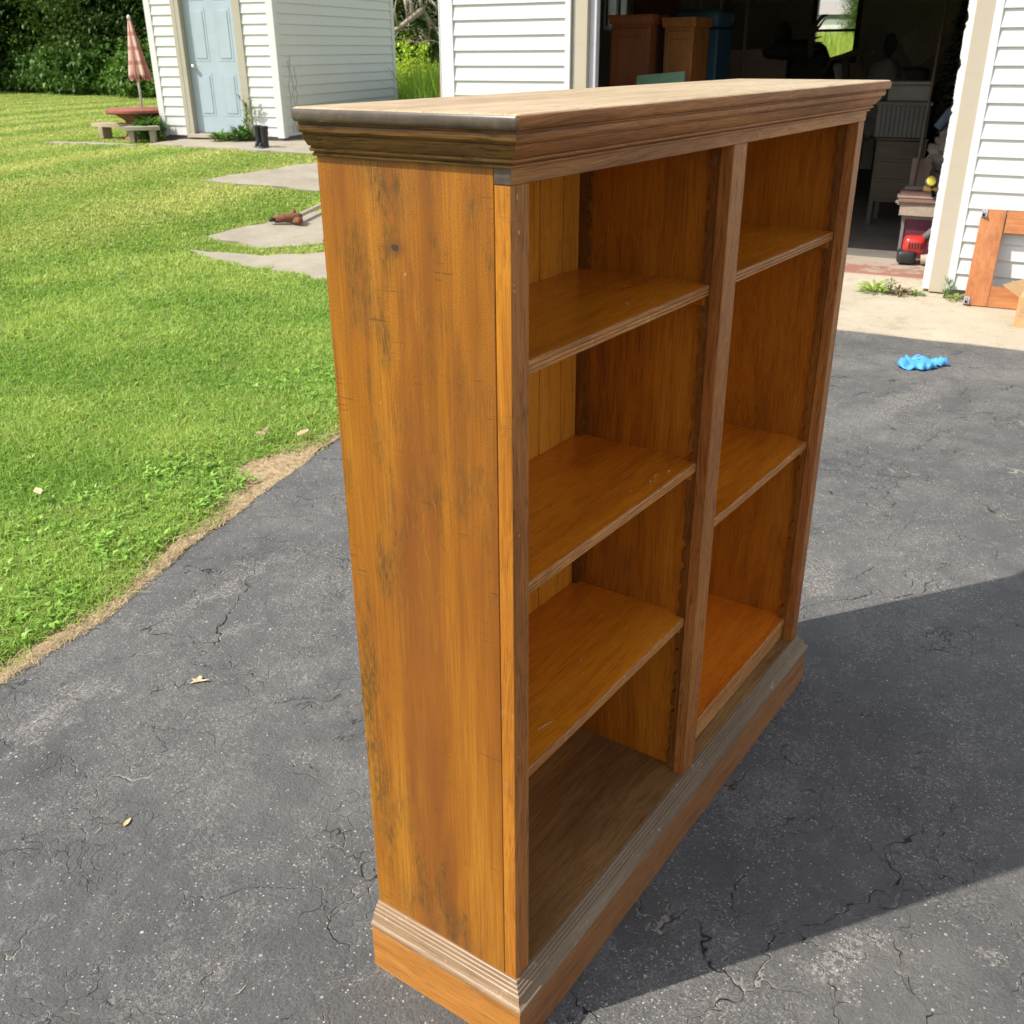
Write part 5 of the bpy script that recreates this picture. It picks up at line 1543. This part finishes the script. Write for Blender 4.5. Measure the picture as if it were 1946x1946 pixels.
# rusty pipe on the slab and a boot-shaped fitting
M_RUST = plain("rusty_iron", (.20, .085, .05), .85, .4, 40, .3, 0, 0, .6, 90)
pp = empty("rusty_pipe", (5.64, 6.42, tz(5.64, 6.42) + .004), 0, "long grey pipe with a rusty knuckle lying on the concrete slab", "pipe")
b = MB(); b.tube([(.10, .02, .06), (.72, .28, .085), (1.6, .62, .10)], .020, 10); b.build("tube", plain("grey_galvanised", (.42, .38, .33), .6, .2, 20), pp, True)
b = MB(); b.tube([(-.10, .10, .055), (-.02, .06, .06), (.06, .01, .055), (.12, -.02, .06)], [.034, .040, .046, .034], 10); b.blob((.05, -.04, .035), (.045, .05, .035), .4, 3, 3, 2); b.blob((.10, .05, .10), (.02, .02, .03), .4, 3, 2, 3)
b.build("knuckle", M_RUST, pp, True)
MB().lathe([(.030, 0), (.034, .03), (.026, .032), (.022, .004)], (-.12, .11, .04), 14).build("socket", M_DARKMET, pp, True)
pr = empty("rusty_rod", (5.35, 5.72, tz(5.35, 5.72) + .012), 0, "short rusty rod at the near edge of the concrete slab", "rod")
MB().tube([(0, 0, .01), (.45, .18, .03)], .012, 8).build("bar", M_RUST, pr, True)

# ------------------------------------------------------------------ field, weeds and trees
# tall field growth behind the garage and between the buildings
def field(n, x0, x1, y0, y1, h, w, c_a, c_b, cond):
    x = rng.uniform(x0, x1, n); y = rng.uniform(y0, y1, n)
    m = cond(x, y); x, y = x[m], y[m]; n = len(x)
    k = np.clip(vnoise(x, y, .6, 12) * .8 + rng.normal(0, .2, n), 0, 1)[:, None]
    t = np.array(c_a) * (1 - k) + np.array(c_b) * k
    hh = h * rng.uniform(.5, 1.2, n) * (.7 + .6 * vnoise(x, y, .35, 15))
    return blades(x, y, hh, w * rng.uniform(.6, 1.4, n), t, .35)
def az_(x, y): return np.degrees(np.arctan2(y + .635, x + .906))
def r_(x, y): return np.hypot(x + .906, y + .635)
parts = [
    field(60000, 14, 50, 3, 20, 1.05, .040, (.26, .38, .06), (.52, .62, .12), lambda x, y: (az_(x, y) > 12) & (az_(x, y) < 27) & (r_(x, y) > 15.5)),
    field(70000, 11, 30, 9, 24, .85, .022, (.18, .32, .04), (.42, .58, .08), lambda x, y: (az_(x, y) > 36.5) & (az_(x, y) < np.where(r_(x, y) > 19.2, 43, 40.2)) & (r_(x, y) > 14.5)),
    field(60000, 14, 34, 24, 48, .9, .035, (.07, .15, .025), (.18, .33, .06), lambda x, y: (az_(x, y) > 50) & (az_(x, y) < 66) & (r_(x, y) > 32.5 + (az_(x, y) - 53) * 1.35) & (r_(x, y) < 39 + (az_(x, y) - 53) * 1.35)),
]
ofs = 0; VV, FF, TT = [], [], []
for V, F, T in parts: VV.append(V); FF.append(F + ofs); TT.append(T); ofs += len(V)
o = link("field_weeds", fast_mesh("field_weeds", np.concatenate(VV), np.concatenate(FF), np.concatenate(TT)), M_GRASS)
tag(o, "tall green field growth beyond the garage and shed", "field weeds", kind="stuff")

def leaf_cloud(n, cx, cy, cz, rx, ry, rz, size, c_a, c_b, clumps=60, cr=.22):
    """leaves gathered in clumps through an uneven crown volume"""
    d = rng.normal(0, 1, (clumps, 3)); d /= np.linalg.norm(d, axis=1)[:, None]
    rad = rng.uniform(.25, 1.0, (clumps, 1)) ** .6
    cc = d * rad * np.array([rx, ry, rz]) + np.array([cx, cy, cz])
    ci = rng.integers(0, clumps, n)
    sc = np.array([rx, ry, rz]) * cr * rng.uniform(.6, 1.5, (clumps, 1))
    p = cc[ci] + rng.normal(0, 1, (n, 3)) * sc[ci] * .55
    p[:, 2] = np.maximum(p[:, 2], .02)
    ct = rng.uniform(0, 1, clumps)[ci]
    k = np.clip(ct * .7 + rng.uniform(-.1, .4, n), 0, 1)[:, None]
    t = np.array(c_a) * (1 - k) + np.array(c_b) * k
    ln = size * rng.uniform(.6, 1.3, n)
    return leafy(p[:, 0], p[:, 1], p[:, 2], ln, ln * rng.uniform(.4, .6, n), rng.uniform(0, 2 * np.pi, n), rng.uniform(-.9, .7, n), t)
M_BARK = plain("grey_brown_bark", (.13, .105, .08), .95, .35, 12, .2, 0, 0, .8, 30)
M_DEADW = plain("bleached_dead_wood", (.36, .31, .25), .9, .25, 12, .2, 0, 0, .6, 40)
def tree_mesh(seed, h, rad, n, c_a, c_b, low):
    global rng
    r = random.Random(seed)
    V, F, T = leaf_cloud(n, 0, 0, h * .55 + low, rad, rad, h * .50, .19, c_a, c_b, 110)
    V2, F2, T2 = leaf_cloud(n // 2, 0, 0, 1.8, rad * 1.1, rad * 1.1, 1.8, .16, c_a, c_b, 60)
    V = np.concatenate([V, V2]); F = np.concatenate([F, F2 + len(V) - len(V2)]); T = np.concatenate([T, T2])
    cm = fast_mesh("crown", V, F, T)
    cm.materials.append(M_LEAF)
    b = MB()
    b.tube([(0, 0, -.1), (.05, .03, h * .25), (-.08, .05, h * .5), (.05, -.05, h * .85)], [.22, .17, .12, .04], 10)
    for i in range(7):
        a = r.uniform(0, 6.28); z0 = h * r.uniform(.2, .6); l = rad * r.uniform(.5, .9)
        b.tube([(0, 0, z0), (math.cos(a) * l * .5, math.sin(a) * l * .5, z0 + l * .35), (math.cos(a) * l, math.sin(a) * l, z0 + l * .8)], [.08, .05, .015], 6)
    tm = bpy.data.meshes.new("trunk"); bmesh.ops.recalc_face_normals(b.bm, faces=b.bm.faces[:]); b.bm.to_mesh(tm); b.bm.free(); tm.materials.append(M_BARK)
    return cm, tm
TM = [tree_mesh(1, 9.5, 3.0, 24000, (.022, .050, .010), (.085, .16, .025), 0),
      tree_mesh(2, 8.0, 2.6, 22000, (.03, .06, .012), (.13, .22, .035), 0),
      tree_mesh(3, 11.0, 3.3, 26000, (.018, .040, .010), (.06, .12, .022), 0)]
def polar(az, r): return (-.906 + r * math.cos(R_(az)), -.635 + r * math.sin(R_(az)))
tree_spots = [(51.0, 37, 0), (53.6, 38, 2), (55.4, 37.5, 1), (57.2, 40, 0), (59.4, 42, 2), (61.4, 44, 1), (63.6, 45, 0), (66.5, 44, 2), (70, 42, 2), (74, 40, 0),
              (52.4, 43, 2), (54.8, 44, 0), (57.6, 46.5, 2), (60.4, 49, 2), (62.8, 51, 0),
              (43.8, 30, 1), (41.6, 34, 1), (37.2, 44, 0), (34.5, 42, 1), (46, 35, 2), (48.5, 36, 0)]
desc = ["dense dark tree at the wood's edge", "lighter bushy tree at the wood's edge", "tall dark tree in the wood"]
where = {0: "behind the shed's left wall", 1: "directly behind the closed umbrella", 2: "just left of the umbrella", 3: "left of the umbrella, second along", 4: "above the far lawn, mid left", 5: "near the left edge of the picture",
         6: "at the left edge of the picture", 7: "beyond the left edge, first", 8: "beyond the left edge, shading the lawn", 9: "farthest out beyond the left edge", 10: "in the second row behind the shed", 11: "in the second row behind the umbrella",
         12: "in the second row left of the umbrella", 13: "in the second row, mid left", 14: "in the second row at the left edge", 15: "left of the gap by the shed", 16: "in the middle of the gap by the shed", 17: "behind the dead fallen tree",
         18: "hidden mostly behind the garage", 19: "behind the shed, right part", 20: "behind the shed, middle part"}
for i, (az, rr_, k) in enumerate(tree_spots):
    x, y = polar(az, rr_)
    e = empty("tree", (x, y, tz(x, y) - .05), rng.uniform(0, 6.28), desc[k] + " " + where[i], "tree", "trees at the edge of the wood")
    s_ = rng.uniform(.88, 1.15); e.scale = (s_, s_, s_ * rng.uniform(.9, 1.1))
    link("crown", TM[k][0], None, e); link("trunk", TM[k][1], None, e)
# undergrowth bushes in front of the wood
bv, bf, bt = leaf_cloud(5200, 0, 0, .7, 1.5, 1.1, .85, .17, (.05, .12, .022), (.15, .28, .05), 45)
BM_ = fast_mesh("foliage", bv, bf, bt); BM_.materials.append(M_LEAF)
bw_ = ["under the closed umbrella's left side", "left of the umbrella", "second left of the umbrella", "at mid left", "left of middle", "near the left edge", "at the left edge", "behind the shed corner"]
for i, (az, rr_) in enumerate(((54.2, 33.5), (55.6, 35.2), (56.9, 36.8), (58.1, 38.4), (59.2, 40.0), (60.3, 41.5), (61.6, 43.0), (52.8, 32.5))):
    x, y = polar(az, rr_)
    e = empty("bush", (x, y, tz(x, y) - .05), rng.uniform(0, 6.28), "light green leafy bush before the dark wood " + bw_[i], "bush", "bushes along the far edge of the lawn")
    s_ = rng.uniform(.75, 1.15); e.scale = (s_, s_, s_)
    link("foliage", BM_, None, e)
# dead fallen tree in the gap (own axes: s to the right across the view, h up)
dx_, dy_ = polar(39.85, 21.5)
dt = empty("dead_tree", (dx_, dy_, 0), R_(39.85 - 90), "bleached dead fallen tree with bare branches between shed and garage", "dead tree")
def dpt(px, py, dep=0.0): return ((px - 790) * .01035, dep, 1.4574 + (99 - py) * .01035 * 1.0)
b = MB()
b.tube([dpt(740, 68), dpt(762, 58), (dpt(785, 42)), dpt(803, 30), dpt(818, 12), dpt(826, -20)], [.03, .05, .055, .06, .05, .03], 8)
b.build("trunk", M_DEADW, dt, True)
rr3 = random.Random(5)
for pts_, rads in (([(785, 42), (783, 20), (777, -15)], [.045, .04, .03]), ([(776, 46), (772, 15), (768, -15)], [.03, .03, .02]), ([(803, 30), (815, 45), (828, 62), (836, 78)], [.045, .04, .03, .02]),
                   ([(803, 30), (800, 10), (797, -18)], [.04, .035, .02]), ([(812, 40), (816, 60), (814, 80)], [.03, .02, .01]), ([(818, 12), (828, 25), (838, 35)], [.03, .025, .02]),
                   ([(756, 60), (752, 30), (762, -10)], [.02, .02, .012]), ([(742, 72), (770, 80), (800, 86), (812, 83)], [.018, .015, .012, .006]), ([(800, 84), (815, 81), (836, 84)], [.014, .012, .01])):
    b = MB(); b.tube([dpt(x_, y_, rr3.uniform(-.3, .3) if i_ else 0) for i_, (x_, y_) in enumerate(pts_)], rads, 7); b.build("limb", M_DEADW, dt, True)
b = MB()
for i in range(60):
    x_, y_ = rr3.uniform(755, 838), rr3.uniform(5, 85)
    a = rr3.uniform(0, 6.28); l_ = rr3.uniform(8, 22)
    b.tube([dpt(x_, y_, rr3.uniform(-.4, .4)), dpt(x_ + math.cos(a) * l_ * .5, y_ + math.sin(a) * l_ * .5 + 2, rr3.uniform(-.4, .4)), dpt(x_ + math.cos(a) * l_, y_ + math.sin(a) * l_, rr3.uniform(-.4, .4))], [.010, .007, .003], 5)
tw = b.build("twigs", M_DEADW, dt, True); tw["kind"] = "stuff"
# goldenrod clumps with yellow heads, in the gap
for i, (az, rr_, hh, fl_) in enumerate(((40.7, 22.5, 1.35, 0), (39.9, 23.0, 1.40, 0), (40.4, 20.5, .95, 1), (39.8, 19.8, .90, 1), (39.2, 20.6, 1.0, 1))):
    x, y = polar(az, rr_)
    n_ = 900
    V, F, T = leaf_cloud(n_, 0, 0, hh * .5, .42, .42, hh * .5, .085, (.26, .42, .04), (.60, .72, .07), 26)
    e = empty("goldenrod", (x, y, tz(x, y)), 0, ["yellow green leafy weed clump at the left of the gap", "yellow green leafy weed clump at the middle of the gap", "yellow flowered weed clump nearest the shed", "yellow flowered weed clump in the middle, near", "yellow flowered weed clump beside the garage corner"][i], "weed", "weed clumps between shed and garage")
    link("foliage", fast_mesh("foliage", V, F, T), M_WEED, e)
    if fl_:
        n2 = 60; a = rng.uniform(0, 6.28, n2)
        cl = rng.uniform(-.3, .3, (9, 2)); ci = rng.integers(0, 9, n2)
        V, F, T = leafy(cl[ci, 0] + rng.normal(0, .02, n2), cl[ci, 1] + rng.normal(0, .02, n2), hh * (.75 + .3 * np.sin(ci * 2.1) * .5 + .1) + rng.normal(0, .02, n2), np.full(n2, .035), np.full(n2, .03), a, rng.uniform(-.2, 1, n2), np.array([.75, .52, .04]) * rng.uniform(.7, 1.2, (n2, 1)))
        link("flowers", fast_mesh("flowers", V, F, T), M_WEED, e)
# rusty post by the garage corner
x, y = polar(38.95, 11.2)
rp = empty("rusty_post", (x, y, tz(x, y)), R_(39 - 90), "rusty iron post with a bent bracket standing by the garage corner", "post")
MB().tube([(.05, 0, -.05), (.06, 0, .75), (.075, 0, 1.28)], [.035, .032, .026], 10).build("shaft", M_RUST, rp, True)
MB().lathe([(.030, 0), (.050, .01), (.050, .03), (.032, .04)], (.062, 0, .93), 12).build("collar", M_RUST, rp, True)
MB().tube([(.06, 0, .80), (.0, -.02, .86), (-.035, -.02, .88)], [.02, .016, .012], 8).build("bracket", M_RUST, rp, True)
x, y = polar(39.35, 11.4)
gp_ = empty("green_stake", (x, y, tz(x, y)), R_(39 - 90), "thin dark green stake left of the rusty post", "stake")
MB().tube([(0, 0, 0), (-.02, 0, 1.02)], .012, 8).build("rod", plain("dark_green_paint", (.02, .06, .02), .6), gp_, True)

# far building beyond the field seen through the back window
fx_, fy_ = polar(18.5, 200)
fb = empty("far_building", (fx_, fy_, tz(fx_, fy_) - .3), R_(18.5), "long low white building with a grey roof far beyond the field", "building")
M_FW = plain("far_white_wall", (.70, .70, .68), .8)
MB().box(0, 14, -22, 22, 0, 2.3).build("wall", M_FW, fb)
wb0 = None
for i in range(14):
    if wb0 is None: wb0 = MB().box(-.06, -.005, 0, 2.2, 2.30, 2.95).build("window", plain("far_dark_glass", (.10, .14, .15), .3), fb); o = wb0
    else: o = copy_child(wb0, "window", fb)
    o.location = (0, -21 + i * 3.0, 0)
MB().box(0, 14, -22, 22, 2.302, 3.0).build("upper_wall", plain("far_grey_band", (.20, .23, .23), .8), fb)
b = MB(); b.prism([(-.8, 3.01), (14.8, 3.01), (7, 5.2)], 'y', -23, 23); b.build("roof", plain("far_grey_roof", (.34, .32, .29), .9), fb)
for i, (az, rr_, sc_) in enumerate(((17.35, 60, .42), (16.9, 64, .5))):
    x, y = polar(az, rr_)
    e = empty("young_tree", (x, y, tz(x, y) - .05), i, ["slender young tree in the field seen through the back window", "rounder young tree behind the slender one in the field"][i], "tree")
    e.scale = (sc_, sc_, sc_)
    link("crown", TM[1][0], None, e); link("trunk", TM[1][1], None, e)
